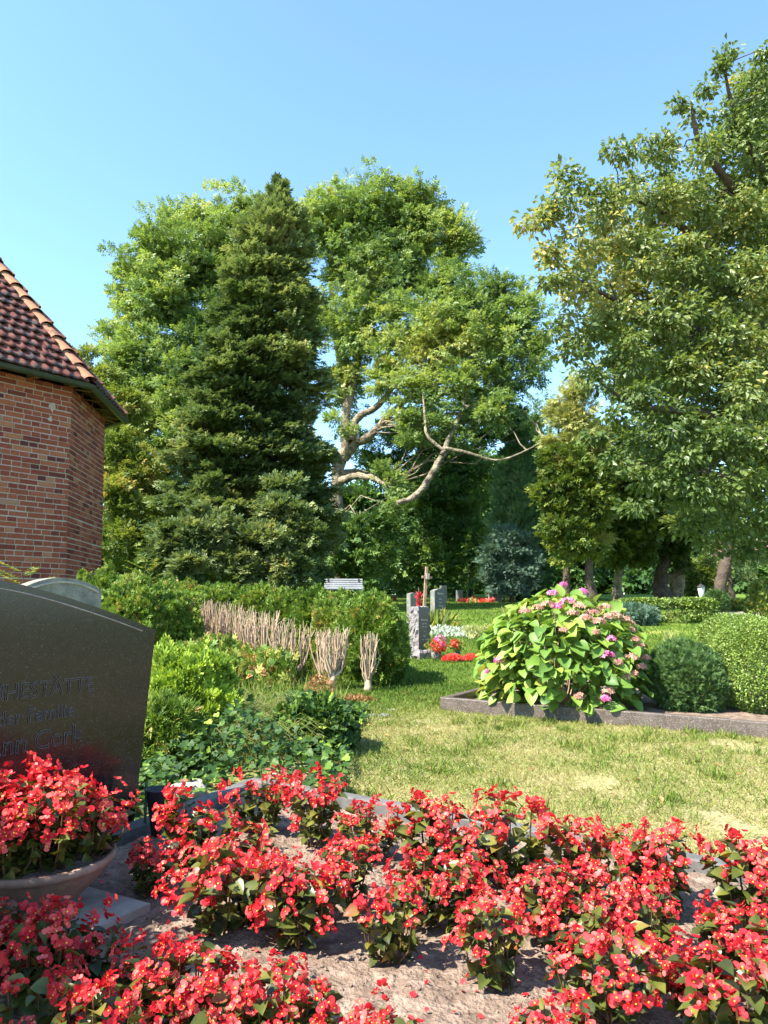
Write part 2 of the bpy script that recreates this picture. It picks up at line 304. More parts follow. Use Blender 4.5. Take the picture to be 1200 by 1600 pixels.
# ------------------------------------------------------------------ ground
def grid(x0, x1, nx, y0, y1, ny, zf):
    X, Y = np.meshgrid(np.linspace(x0, x1, nx), np.linspace(y0, y1, ny)); Z = zf(X, Y)
    i = np.arange(ny-1)[:,None]*nx; j = np.arange(nx-1)[None]
    return np.stack([X, Y, Z], -1).reshape(-1,3), np.stack([i+j, i+j+1, i+nx+j+1, i+nx+j], -1).reshape(-1,4)
xs = np.concatenate([[-900,-300,-100,-60], np.linspace(-40, 40, 161), [60,100,300,900]])
ys = np.concatenate([[-400,-100,-40], np.linspace(-20, 45, 196), [60,100,200,500,1500]])
X, Y = np.meshgrid(xs, ys); Z = gz(X, Y) + (fbm(np.stack([X, Y, X*0], -1), .5, 3)-.5)*.05*(np.abs(X) < 60) - (Y < -20)*0
Z[(Y < -20)] = SL*-20; ny, nx = X.shape; i = np.arange(ny-1)[:,None]*nx; j = np.arange(nx-1)[None]
tag(link('lawn', mesh_np('lawn', np.stack([X,Y,Z],-1).reshape(-1,3), [np.stack([i+j,i+j+1,i+nx+j+1,i+nx+j],-1).reshape(-1,4)], [M['lawn']], smooth=True)),
    'short summer lawn with dry straw coloured patches sloping gently up', kind='structure')
# near flower bed frame: corner K, a along the back kerb, bdir along the head kerb (towards camera)
K = G(400, 1222, .12)[:2]; K2 = G(1120, 1350, .12)[:2]
av = (K2 - K) / np.linalg.norm(K2 - K); bv = np.array([-av[1]*-1, av[0]*-1]); bv = np.array([av[1], -av[0]])   # bv points towards the camera side
BED_L, BED_W = 3.6, 2.7
def bedpt(u, v, h=0.0):
    p = K + av*u + bv*v; return np.array([p[0], p[1], SL*p[1] + h])
def bedz(X, Y):
    p = np.stack([X, Y, X*0], -1)
    return SL*Y + .085 + (fbm(p, 2.2, 3)-.5)*.05 + (fbm(p, 14, 3)-.5)*.028 + (fbm(p, 60, 2)-.5)*.010
U, Vv = np.meshgrid(np.linspace(.03, BED_L, 420), np.linspace(.03, BED_W, 320))
XX = K[0] + av[0]*U + bv[0]*Vv; YY = K[1] + av[1]*U + bv[1]*Vv
ny, nx = U.shape; i = np.arange(ny-1)[:,None]*nx; j = np.arange(nx-1)[None]
tag(link('bed_soil', mesh_np('bed_soil', np.stack([XX,YY,bedz(XX,YY)],-1).reshape(-1,3), [np.stack([i+j,i+nx+j,i+nx+j+1,i+j+1],-1).reshape(-1,4)], [M['soil']], smooth=True)),
    'dry pinkish brown soil of the begonia bed', kind='structure')
# kerb of the near bed
ANG = math.atan2(av[1], av[0])
kb = thing('grave_kerb', 'grey concrete kerb edging the bed of red begonias', 'grave kerb', (0,0,0))
def kerbpiece(parent, mat, p0, p1, wdt, z0, z1, name='kerb_stone', cham=.006):
    p0 = np.array(p0[:2], float); p1 = np.array(p1[:2], float); d = p1-p0; l = np.linalg.norm(d); d /= l; n = np.array([-d[1], d[0]])
    prof = [(-wdt/2, z0), (wdt/2, z0), (wdt/2, z1-cham), (wdt/2-cham, z1), (-wdt/2+cham, z1), (-wdt/2, z1-cham)]
    V = []
    for q in (p0, p1):
        for a_, z in prof: V.append((q[0]+n[0]*a_, q[1]+n[1]*a_, SL*q[1]+z))
    k = len(prof); b_ = B().add(V, [[(i_, (i_+1) % k, k+(i_+1) % k, k+i_) for i_ in range(k)][::-1]]); b_.add(V, [[tuple(range(k))[::-1], tuple(range(k, 2*k))]])
    return part(b_, name, mat, parent)
def bp2(u, v): return (K + av*u + bv*v)
kerbpiece(kb, M['concrete'], bp2(0, -.03), bp2(1.0, -.03), .07, -.1, .125)
kerbpiece(kb, M['concrete'], bp2(1.005, -.03), bp2(2.2, -.03), .07, -.1, .122)
kerbpiece(kb, M['concrete'], bp2(2.205, -.03), bp2(3.6, -.03), .07, -.1, .125)
kerbpiece(kb, M['concrete'], bp2(-.04, -.06), bp2(-.04, 1.6), .07, -.1, .12)

# ------------------------------------------------------------------ leaf templates (x width, y length, z normal)
def leaf_T(wd=.5, fold=.12, droop=.1, n=3):       # pointed ovate leaf, length 1, two columns each side of the midrib
    ts = np.linspace(0, 1, n+1); V = []; Fq = []
    for t in ts:
        hw = wd/2 * (math.sin(PI * t**.75))**.8 if 0 < t < 1 else 0.002
        z = -droop*t*t; V += [(-hw, t, z + fold*hw*2), (0, t, z), (hw, t, z + fold*hw*2)]
    for k in range(n):
        a = 3*k; Fq += [(a, a+1, a+4, a+3), (a+1, a+2, a+5, a+4)]
    return np.array(V), [Fq]
DIA = (np.array([(0,0,0), (.27,.42,.05), (0,1,-.06), (-.27,.42,.05)]), [[(0,1,2,3)]])
def multi(T, specs):       # several rotated copies -> one template
    V = []; Fq = []; n = 0
    for (ax, tilt, off, s) in specs:
        R = (Matrix.Rotation(ax, 3, 'Z') @ Matrix.Rotation(tilt, 3, 'X')); R = np.array(R)
        v = (np.asarray(T[0])*s) @ R.T + np.array(off); V.append(v)
        for f in T[1]: Fq += [tuple(q + n for q in ff) for ff in f]
        n += len(v)
    return np.vstack(V), [Fq]
ASH_T = multi(DIA, [(0,-.1,(0,.45,0),.5), (.8,-.2,(-.02,.32,0),.42), (-.8,-.2,(.02,.32,0),.42), (1.0,-.3,(-.02,.05,0),.42), (-1.0,-.3,(.02,.05,0),.42)])
NDL = (np.array([(-.05,0,0), (.05,0,0), (.09,.5,.02), (0,1,-.05), (-.09,.5,.02)]), [[(0,1,2,3,4)]])
SPRAY = multi(NDL, [(0,-.05,(0,.3,0),.7), (.55,-.1,(0,.25,0),.55), (-.55,-.1,(0,.25,0),.55), (.75,-.15,(0,.02,0),.5), (-.75,-.15,(0,.02,0),.5), (.1,.3,(0,.1,0),.5)])
UPSPRAY = multi(NDL, [(0,.1,(0,.3,0),.75), (.35,.2,(0,.2,0),.6), (-.35,-.2,(0,.2,0),.6), (.5,-.15,(0,0,0),.5), (-.5,.25,(0,0,0),.5)])
LEAF = leaf_T(.62, .18, .12, 2)
STUB = (np.array([(-.10,0,0),(.10,0,0),(.17,.35,.03),(.10,.85,0),(-.10,.85,0),(-.17,.35,.03)]), [[(0,1,2,3,4,5)]])
LACE = multi(STUB, [(0,0,(0,.35,0),.65),(.7,.15,(0,.3,0),.55),(-.7,-.15,(0,.3,0),.55),(.9,-.2,(0,.05,0),.5),(-.9,.2,(0,.05,0),.5),(.1,.5,(0,.2,0),.45)])

# ------------------------------------------------------------------ trees
def crown(blobs, rc, n_leaf, dens, T, ls, mat, up=.7, outw=.6, droop=0.0, front=.72, fill=.35, seed=1, jit=.35, vjit=.25, axis_down=0.0):
    """blobs: px, py, Y, r(px) -> clusters of sprays near the surface of each blob"""
    r = np.random.default_rng(seed); b_ = B(); C = []; N_ = []; CV = []
    for (px, py, Yd, rp, *fl) in blobs:
        c = P(px, py, Yd); R = rp*Yd/F; R = max(R - rc*.30, R*.55); sy = fl[0] if fl else 1.0
        n = max(3, int(dens * R**2 * sy**.5)); d = rdir(n, r)
        fz = r.random(n) < front; d[:,1] = np.where(fz, -np.abs(d[:,1]), d[:,1])
        rad = R * (1 - fill * r.random(n)**1.5) * (1 + jit*(r.random(n)-.65))
        cc = c + d*rad[:,None]*np.array([1, .9, sy]); C.append(cc); N_.append(d)
    C = np.vstack(C); D = np.vstack(N_); cv = (fbm(C, .35, 2)-.5)*1.2 + r.normal(size=len(C))*.10
    k = n_leaf; n = len(C)
    cs = rc*(.6 + .8*r.random(n))
    o = rdir(n*k, r)*(r.random(n*k)**.45)[:,None]*np.repeat(cs, k)[:,None]*np.array([1.15,1.15,.6])
    pos = np.repeat(C, k, 0) + o + np.repeat(D, k, 0)*0
    ax = o/np.repeat(cs, k)[:,None]*.9 + np.repeat(D, k, 0)*outw + r.normal(size=(n*k,3))*.45; ax[:,2] -= droop
    nn = np.array([0,0,1.])*up + r.normal(size=(n*k,3))*.45 + np.repeat(D, k, 0)*.3
    s = ls*(.65 + .7*r.random(n*k))
    v = np.clip(.45 + np.repeat(cv, k) + (r.random(n*k)-.5)*2*vjit, 0, 1)
    b_.scatter(T, pos, basis(ax, nn), s, v)
    return b_, C
def wob(p0, p1, n, amp, r):
    p0 = np.array(p0, float); p1 = np.array(p1, float); t = np.linspace(0,1,n)[:,None]
    q = p0 + (p1-p0)*t; w_ = r.normal(size=(n,3))*amp; w_[0] = w_[-1] = 0; return q + w_
def branches(C, limbs, r, every=3, r0=.05, r1=.012, mat=None):
    """thin branches from the nearest limb point to a share of the clusters"""
    b_ = B(); L_ = np.vstack(limbs)
    for c in C[::every]:
        low = L_[L_[:,2] < c[2] + .2] if np.any(L_[:,2] < c[2] + .2) else L_
        q = low[np.argmin(np.linalg.norm(low - c, axis=1))]
        d = np.linalg.norm(c-q); b_.tube(wob(q, c, 5, d*.045, r), np.linspace(r0, r1, 5), 4, cap=False)
    return b_
LIMB = 1.0
def trunk_tube(b_, pts, rads, seg=10, jit=.04, r=rng):
    pts = np.array(pts, float); n = 5; t = np.linspace(0, 1, (len(pts)-1)*n + 1); i = np.linspace(0, 1, len(pts))
    q = np.stack([np.interp(t, i, pts[:,k]) for k in range(3)], 1); rr = np.interp(t, i, rads)
    sm = q.copy()
    for _ in range(3): sm[1:-1] = (sm[:-2] + sm[1:-1]*2 + sm[2:])/4
    rr = rr*LIMB; sm[1:-1] += r.normal(size=(len(sm)-2,3))*jit*rr[1:-1,None]*3.5
    b_.tube(sm, rr*(1 + r.normal(size=len(rr))*jit), seg); return sm

# --- great tree with the forked pale trunk
Yt = 31.0; Yb0 = 27.4; r = np.random.default_rng(11)
t = thing('broadleaf_tree', 'tall broadleaf tree with forked pale trunk and airy crown, tallest behind the bench', 'tree', onG(525, Yt))
base = np.array(t.location)
big = [(515,345,Yt+1,62),(570,326,Yt,60),(630,328,Yt,58),(660,362,Yt,58),(600,360,Yt+1,75),(520,380,Yt+1,62),(700,385,Yt,52),(728,378,Yt-.5,36),(560,440,Yt+1,66),(640,430,Yt,62),
       (690,450,Yt-1,48),(720,480,Yt-2,58),(770,470,Yt-2,50),(805,500,Yt-2.5,48),(835,545,Yt-2.5,40),(760,540,Yt-2.5,60),(690,545,Yt-2,60),(630,530,Yt-1,58),(560,520,Yt,58),
       (540,600,Yt+.5,50),(600,590,Yt-1.5,52),(660,610,Yt-2.5,50),(720,605,Yt-3,48),(780,600,Yt-3,44),(820,590,Yt-3,32),(530,660,Yt-1,26),(640,670,Yt-3,36),(690,660,Yt-3.5,30),(745,650,Yt-3,30),
       (505,500,Yt+1,40),(620,760,Yt-3.2,26),(600,735,Yt-3,20)]
b_, C = crown(big + [(790,640,Yb0,30),(835,640,Yb0,24),(850,685,Yb0,16),(720,690,Yb0,16),(760,650,Yb0,30),(640,700,Yb0,20),(610,790,Yb0,12)], .38, 40, 21, ASH_T, .28, None, seed=2, fill=.9, jit=.7)
bf, Cf = crown([(590,400,Yt+.5,135),(700,530,Yt-1.5,125),(560,520,Yt+.5,95),(780,540,Yt-2.5,75),(650,330,Yt,70),(520,350,Yt+1,70)], .30, 26, 17, ASH_T, .27, None, seed=3, fill=1.0, jit=.55)
for k in bf.F:
    for a_, m_ in zip(bf.F[k], bf.M[k]): b_.F.setdefault(k, []).append(a_ + b_.n); b_.M.setdefault(k, []).append(m_)
b_.V += bf.V; b_.var += bf.var; b_.n += bf.n
def local(b_, o):
    for k in range(len(b_.V)): b_.V[k] = b_.V[k] - np.array(o)
    return b_
part(local(b_, base), 'crown', M['ash'], t)
tb = B(); limbs = []; LIMB = .74
def L3(pts): return [P(x, y, d) for x, y, d in pts]
limbs.append(trunk_tube(tb, [onG(528, Yt) - [0,0,.3]] + L3([(527,850,Yt),(526,780,Yt),(528,735,Yt),(541,700,Yt),(540,640,Yt),(562,560,Yt),(575,480,Yt),(590,380,Yt),(600,310,Yt)]), [.50,.42,.38,.37,.32,.27,.21,.16,.10,.04]))
limbs.append(trunk_tube(tb, L3([(527,745,Yt-.1),(523,700,Yt-.2),(520,715,Yt-.4),(519,706,Yt-.6)]), [.22,.2,.17,.16]))
limbs.append(trunk_tube(tb, L3([(538,715,Yt),(552,695,Yt-.5),(575,685,Yt-1),(600,655,Yt-1.5),(640,620,Yt-2),(700,590,Yt-2.3),(745,560,Yt-2.5),(800,520,Yt-2.5)]), [.30,.26,.22,.2,.17,.13,.09,.03]))
limbs.append(trunk_tube(tb, L3([(550,690,Yt-.2),(557,650,Yt-.2),(590,640,Yt-.6),(640,560,Yt),(680,500,Yt),(700,420,Yt)]), [.24,.22,.18,.14,.10,.04]))
limbs.append(trunk_tube(tb, L3([(532,752,Yt-.2),(555,742,Yt-.8),(585,746,Yt-1.4),(605,760,Yt-1.8)]), [.24,.2,.17,.08]))
limbs.append(trunk_tube(tb, L3([(530,740,Yt-.2),(560,735,Yt+.8),(600,748,Yt+1)]), [.2,.15,.06]))
limbs.append(trunk_tube(tb, L3([(540,640,Yt),(535,590,Yt+.5),(520,500,Yt+1),(515,400,Yt+1),(510,330,Yt+1)]), [.24,.2,.15,.1,.03]))
limbs.append(trunk_tube(tb, L3([(575,480,Yt),(545,430,Yt+.6),(500,400,Yt+1)]), [.14,.1,.03]))
limbs.append(trunk_tube(tb, L3([(590,420,Yt),(650,400,Yt),(700,360,Yt)]), [.12,.08,.03]))
limbs.append(trunk_tube(tb, L3([(512,712,Yt-.6),(495,690,Yt-.8),(480,650,Yt)]), [.12,.08,.04]))
part(local(tb, base), 'trunk', M['bark'], t, True)
part(local(branches(C, limbs, r, 3, .045, .012), base), 'branches', M['bark'], t, True)
tb = B()
Yb = Yt-4.2
l2 = [trunk_tube(tb, L3([(700,702,Yb+.2),(688,715,Yb),(668,755,Yb-.1),(648,778,Yb-.2),(620,786,Yb-.3)]), [.15,.16,.17,.17,.12]),
      trunk_tube(tb, L3([(690,712,Yb),(708,672,Yb+.3),(716,655,Yb+.6),(735,600,Yb+1),(760,570,Yb+1.5)]), [.14,.12,.10,.07,.03]),
      trunk_tube(tb, L3([(694,704,Yb),(665,682,Yb),(664,650,Yb+.4),(660,610,Yb+1)]), [.09,.08,.06,.03]),
      trunk_tube(tb, L3([(696,700,Yb),(735,708,Yb-.2),(775,722,Yb-.3),(805,712,Yb-.3),(850,690,Yb-.2)]), [.10,.08,.06,.05,.02], 8)]
near_ = C[(C[:,1] < Yb + .8) & (C[:,0] > 1.0)]
for c in near_[::3]:
    LL = np.vstack(l2); e = LL[np.argmin(np.linalg.norm(LL - c, axis=1))]
    if np.linalg.norm(e-c) < 3.5: tb.tube(wob(e, c, 5, .08, r), np.linspace(.035,.010,5), 4, cap=False)
part(local(tb, base), 'broken_limb', M['bark'], t, True)

LIMB = 1.0
def simple_tree(name, label, cat, px, Yd, blobs, T, ls, mat, rc, nl, dens, trunk=(.2, None), barkm='darkbark', seed=1, group=None, trunkpts=None, nb=5, **kw):
    o = onG(px, Yd); t = thing(name, label, cat, o, 0, group); r = np.random.default_rng(seed)
    b_, C = crown(blobs, rc, nl, dens, T, ls, None, seed=seed, **kw)
    part(local(b_, o), 'crown', M[mat], t)
    tb = B(); top = C[np.argsort(C[:,2])[int(len(C)*.93)]]
    pts = trunkpts or [o - [0,0,.2], o + [0,0,.5], (o*.5 + top*.5)*[1,1,1], top]
    sm = trunk_tube(tb, pts, np.linspace(trunk[0], trunk[0]*.12, len(pts)), 9, .05, r)
    part(local(tb, o), 'trunk', M[barkm], t, True)
    if nb: part(local(branches(C, [sm], r, nb, trunk[0]*.22, .01), o), 'branches', M[barkm], t, True)
    return t
# broad tree behind the conifer, left half of the big green mass
simple_tree('broadleaf_tree', 'broad leafy tree behind the tall dark conifer, left of its tip', 'tree', 330, 33,
    [(395,335,33,48),(350,345,33,52),(300,355,33,45),(262,355,33,36),(240,390,32,45),(215,430,32,42),(195,470,31.5,34),(290,420,32,60),(350,420,32,60),(250,480,31,55),(190,520,31,42),
     (310,520,31,60),(230,560,30,60),(300,600,30,60),(190,590,30,45),(230,650,29.5,60),(290,690,29,60),(200,700,29,50),(420,400,33,50),(250,740,28.5,55),(320,760,28,50),(370,560,31,60),(280,450,32,120),(270,620,30,110),(360,400,33,90)],
    ASH_T, .28, 'ash', .38, 42, 21, (.4, None), 'bark', 21, fill=.9, jit=.65, nb=8)
# yellowish tree close to the chapel
simple_tree('broadleaf_tree', 'low yellowish green tree directly right of the brick chapel', 'tree', 185, 24,
    [(130,565,26,28),(160,600,25.5,38),(195,640,25,40),(185,700,24,42),(215,740,24,40),(180,780,23,38),(225,810,23,40),(190,850,22.5,36),(240,860,23,36),(110,600,26,40),(140,650,25,45),(150,740,24,40),(165,830,24,44),(150,880,24,40),(200,900,24,36),(270,820,26,44),(240,770,26,44)],
    ASH_T, .25, 'yellowgreen', .36, 60, 34, (.16, None), 'darkbark', 31, fill=.6, jit=.35)
# tall dark conifer
Yc = 22.0
prof_y = [283,300,330,360,400,450,500,560,620,680,740,800,850,895,915]; prof_w = [3,9,24,36,50,66,78,90,100,106,114,122,126,122,105]; prof_x = [436,436,434,432,427,423,419,410,402,398,393,388,388,392,395]
r = np.random.default_rng(41); n = 2600
f = r.random(n)**.62; py_ = 283 + f*(915-283); ang = r.random(n)*2*PI; ang = np.where((r.random(n) < .45) & (np.sin(ang) > 0), -ang, ang)
o = onG(400, Yc); w_ = np.interp(py_, prof_y, prof_w)*Yc/F; cx = np.array([P(np.interp(y_, prof_y, prof_x), y_, Yc) for y_ in py_])
bn = fbm(np.c_[np.cos(ang)*1.2 + 5, np.sin(ang)*1.2 + 5, py_*.034], 2.0, 3)
rad = w_*(-.08 + 1.65*bn)*(1 - .55*r.random(n)**3)*np.where(r.random(n) < .06, 1.18, 1.0); D = np.c_[np.cos(ang), np.sin(ang), np.full(n, .12)]
C = cx + D*rad[:,None]; k_ = 44; cs = np.minimum(.26, .06 + w_*.35)*(.7+.6*r.random(n)); oo = rdir(n*k_, r)*(r.random(n*k_)**.5)[:,None]*np.repeat(cs, k_)[:,None]*np.array([1.2,1.2,.45]); oo += np.repeat(D, k_, 0)*(np.repeat(cs, k_)*(r.random(n*k_)*1.0))[:,None]
pos = np.repeat(C, k_, 0) + oo; ax = np.repeat(D, k_, 0)*1.0 + oo*1.5 + r.normal(size=(n*k_,3))*.35; ax[:,2] -= .12; ax[:,2] += np.repeat(np.clip((420-py_)/100, 0, 1), k_)*1.3
q = B(); q.scatter(LACE, pos, basis(ax, np.array([0,0,1.]) + [-.3,-.25,0] + r.normal(size=(n*k_,3))*.5), .22*(.6+.7*r.random(n*k_)), np.clip(.42 + np.repeat((fbm(C, .5, 2)-.5)*1.1, k_) + r.normal(size=n*k_)*.15, 0, 1))
t = thing('conifer_tree', 'tall dark pointed conifer standing before the broadleaf trees', 'tree', o); part(local(q, o), 'crown', M['conifer'], t)
tb = B(); trunk_tube(tb, [o - [0,0,.2], P(396,800,Yc), P(405,600,Yc), P(425,420,Yc), P(436,285,Yc)], [.36,.28,.2,.1,.03]); part(local(tb, o), 'trunk', M['darkbark'], t, True)
simple_tree('conifer_bush', 'dense dark conifer bush at the left foot of the tall conifer', 'shrub', 300, 18,
    [(290,850,18,42),(325,830,18,44),(265,870,18,34),(340,875,18,40),(300,890,17.5,36)], LACE, .20, 'conifer', .22, 64, 60, (.08, None), 'darkbark', 42, up=.7, outw=.9, fill=.4, nb=0)
simple_tree('conifer_bush', 'spreading conifer bush with brownish tips under the tall conifer, nearest the bench', 'shrub', 440, 18.5,
    [(440,810,18.5,44),(472,850,18.5,40),(420,860,18,46),(450,890,18,40),(478,895,18.5,26),(395,890,18,36),(440,770,19,30)], LACE, .20, 'conifer', .22, 64, 60, (.08, None), 'darkbark', 43, up=.8, outw=.9, fill=.4, nb=0)
# dark understory behind the lawn
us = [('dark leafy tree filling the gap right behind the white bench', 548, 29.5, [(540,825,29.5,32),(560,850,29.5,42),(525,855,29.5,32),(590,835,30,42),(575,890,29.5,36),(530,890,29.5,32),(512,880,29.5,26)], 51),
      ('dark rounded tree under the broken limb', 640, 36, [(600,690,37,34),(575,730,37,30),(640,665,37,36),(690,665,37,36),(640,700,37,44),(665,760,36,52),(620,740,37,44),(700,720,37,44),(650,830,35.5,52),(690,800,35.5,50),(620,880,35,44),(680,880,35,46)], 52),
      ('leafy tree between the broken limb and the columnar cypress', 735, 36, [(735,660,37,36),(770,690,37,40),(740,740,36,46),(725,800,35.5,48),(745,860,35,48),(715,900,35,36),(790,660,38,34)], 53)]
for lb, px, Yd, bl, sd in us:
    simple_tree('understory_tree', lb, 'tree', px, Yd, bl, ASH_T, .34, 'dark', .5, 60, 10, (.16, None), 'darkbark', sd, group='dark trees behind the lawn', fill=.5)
# columnar cypress and companions
def column(px, Yd, w_, y0, y1, seed, lean=0):
    bl = []; n = int((y1-y0)/14)
    for k in range(n):
        f = k/(n-1); y = y0 + (y1-y0)*f; ww = w_*min(1, .18 + 1.2*f**.7)*(1 if f < .85 else .85)
        for q in (-1, 0, 1):
            if ww < 14 and q: continue
            bl.append((px + q*ww*.62 + lean*(1-f), y, Yd - (.3 if q == 0 else 0), max(7, ww*.42), 1.5))
    return bl
simple_tree('cypress_tree', 'dark green columnar cypress with pointed tip right of the broken limb', 'tree', 812, 30, column(812, 30, 46, 648, 925, 3), UPSPRAY, .26, 'cypress', .26, 50, 45, (.2, None), 'darkbark', 61, up=.2, outw=.5, droop=-1.0, nb=0, fill=.4)
simple_tree('cypress_tree', 'narrow dark cypress tip peeking out behind the columnar cypress', 'tree', 838, 33, column(838, 33, 26, 655, 925, 3), UPSPRAY, .26, 'cypress', .26, 50, 45, (.16, None), 'darkbark', 62, up=.2, outw=.5, droop=-1.0, nb=0, fill=.4)
simple_tree('blue_conifer', 'blue green conifer shrub at the foot of the columnar cypress', 'shrub', 798, 29, [(796,855,29,32),(778,878,29,30),(812,875,29,32),(797,898,29,34),(776,902,29,26),(818,905,29,26)], SPRAY, .18, 'blue', .22, 60, 60, (.09, None), 'darkbark', 63, nb=0, fill=.3)
simple_tree('golden_conifer', 'pale golden conifer top left of the hanging linden', 'tree', 885, 23, [(878,625,23,20),(892,610,23,22),(868,655,23,20),(890,660,23,28),(905,635,23,26),(880,700,23,30),(910,700,23,34),(885,740,23,32),(915,745,23,34),(890,785,23,30),(925,790,23,32),(895,830,23,26),(925,840,23,28)], SPRAY, .24, 'golden', .28, 60, 60, (.16, None), 'darkbark', 64, nb=0, fill=.35)
th = [('thuja tree with gnarled lit trunk, right of the hydrangea top', 965, 25, [(950,700,25,50),(925,740,25,46),(975,750,25,54),(940,800,25,50),(985,810,25,50),(955,850,24.6,40),(990,860,25,30),(925,850,25,30)], 71, 962),
      ('thuja tree with thin dark trunk next to the columnar cypress', 922, 22, [(880,725,22,34),(865,765,22,32),(895,770,22,42),(875,820,22,36),(905,840,22,42),(882,862,22,28),(920,790,22,44),(935,740,22,36)], 72, 924),
      ('shaded tree with thick twin trunks under the linden', 1040, 27, [(1030,760,27,60),(1070,800,27,56),(1010,820,27,52),(1060,845,27,44),(1010,865,27,30),(1110,790,27,50)], 73, 1030)]
for k, (lb, px, Yd, bl, sd, tx) in enumerate(th):
    o = onG(tx, Yd)
    t = simple_tree('thuja_tree', lb, 'tree', tx, Yd, bl, LACE, .22, 'thujatree', .28, 60, 34, ([.22,.2,.42][k], None), 'darkbark' if k else 'bark', sd, nb=0, fill=.4,
        group='thuja trees at the lawn edge')
tb = B(); o = onG(1058, 27.6); trunk_tube(tb, [o*1 - [0,0,.2], o + [0,0,1.2], o + [.1,0,3], o + [.3,0,5]], [.34,.27,.24,.2], 9, .08)
q = thing('thuja_tree', 'rough brown trunk standing right beside the thick shaded twin trunk', 'tree', o, 0, 'thuja trees at the lawn edge'); part(local(tb, o), 'trunk', M['bark'], q, True)
b2, C2 = crown([(1060,740,27.6,45),(1085,770,27.6,45),(1100,830,27.6,30)], .28, 58, 17, SPRAY, .2, None, seed=74); part(local(b2, o), 'crown', M['thujatree'], q)

# --- hanging linden at the right
o = onG(1290, 12.5); r = np.random.default_rng(81)
t = thing('linden_tree', 'large linden with hanging branches filling the right side', 'tree', o)
lb = [(1180,150,11,44),(1150,200,10.5,46),(1110,240,10,36),(1200,250,10.5,70),(1090,180,10.2,13,1.4),(1100,140,10.2,9,1.6),(1135,85,10.2,7,1.7),(1128,110,10.2,7,1.6),(1196,80,10.6,12,1.5),(1190,110,10.8,16,1.3),
      (1060,165,10,10,.7),(1010,225,9.7,12,1.4),(985,240,9.6,12,1.3),(960,235,9.5,8,1.2),(1040,215,9.7,10,1.3),(1030,250,9.8,28),(980,290,9.6,30),(930,300,9.4,20),(880,270,9.2,9),(900,290,9.2,15),(870,310,9.1,11),(860,330,9.1,10),(845,340,9.1,8),(830,347,9,6),
      (900,330,9.2,24),(950,340,9.5,40),(1040,320,9.9,50),(1120,330,10.2,64),(1200,370,10.4,70),(890,370,9.2,20),(920,400,9.4,38),(990,400,9.6,56),(1080,420,9.8,62),(1170,450,10,66),
      (858,390,9,7,1.6),(868,405,9,7,1.4),(876,440,9.1,12),(855,440,9,9),(900,450,9.3,32),(960,480,9.5,50),(1040,500,9.6,60),(1130,530,9.7,60),(1210,560,9.8,60),(885,500,9.2,24),(920,530,9.3,38),(860,520,9.1,12),(985,560,9.4,50),(1070,590,9.5,56),(1160,620,9.5,58),
      (890,560,9.2,20),(925,590,9.2,28),(985,620,9.2,36),(1040,660,9.2,46),(1120,690,9.2,54),(1200,700,9.2,60),(960,650,9.1,24),(1000,690,9.1,32),(1060,720,9.1,42),(930,680,9.1,14),(960,720,9.1,20),(1010,750,9.1,30),(1080,770,9.2,40),(1150,760,9.2,46),(1210,790,9.3,40),(1000,790,9.1,18),
      (1130,820,9.5,34),(1180,830,9.8,34),(1060,820,9.6,22),(1100,850,10,24),(1160,862,10,24),(1210,850,10.4,36)]
lb2 = [(x, y, Yd + 2.2, rp*1.05, *fl) for (x, y, Yd, rp, *fl) in lb if rp > 40]
lb3 = [(x, y, Yd + 1.1, rp*1.05, *fl) for (x, y, Yd, rp, *fl) in lb if rp > 26]
b_, C = crown(lb + lb2 + lb3, .17, 48, 104, LEAF, .084, None, seed=82, up=.6, outw=.35, droop=.5, fill=.65, jit=.3)
part(local(b_, o), 'crown', M['linden'], t)
tb = B(); lm = []
lm.append(trunk_tube(tb, [o - [0,0,.2], o + [0,0,2], o + [-.1,-.2,5], o + [-.3,-.5,8.5]], [.34,.28,.2,.08]))
for pts in [[(1280,560,12),(1200,470,11),(1120,400,10.5),(1010,310,10),(900,300,9.4)], [(1285,640,12),(1210,560,11),(1100,520,10),(980,480,9.6),(890,430,9.2)], [(1285,720,12),(1190,690,10.5),(1090,640,9.8),(1000,640,9.4),(940,600,9.2)],
            [(1285,760,12),(1200,760,10.8),(1120,740,9.6),(1050,740,9.3)], [(1270,420,12),(1210,300,11),(1150,200,10.6),(1130,100,10.2)], [(1275,480,12),(1180,330,11),(1090,230,10.2),(1080,160,10)]]:
    lm.append(trunk_tube(tb, L3(pts), np.linspace(.11, .015, len(pts)), 7))
part(local(tb, o), 'trunk', M['darkbark'], t, True)
part(local(branches(C, lm, r, 14, .014, .004), o), 'branches', M['darkbark'], t, True)

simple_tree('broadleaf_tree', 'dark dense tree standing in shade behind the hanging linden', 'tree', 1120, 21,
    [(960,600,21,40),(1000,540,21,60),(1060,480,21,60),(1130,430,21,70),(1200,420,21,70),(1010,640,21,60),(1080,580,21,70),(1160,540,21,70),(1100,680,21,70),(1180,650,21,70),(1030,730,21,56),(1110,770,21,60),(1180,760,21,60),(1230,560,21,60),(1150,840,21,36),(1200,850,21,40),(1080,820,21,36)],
    ASH_T, .26, 'linden', .42, 50, 9, (.24, None), 'darkbark', 85, fill=.6, nb=0)
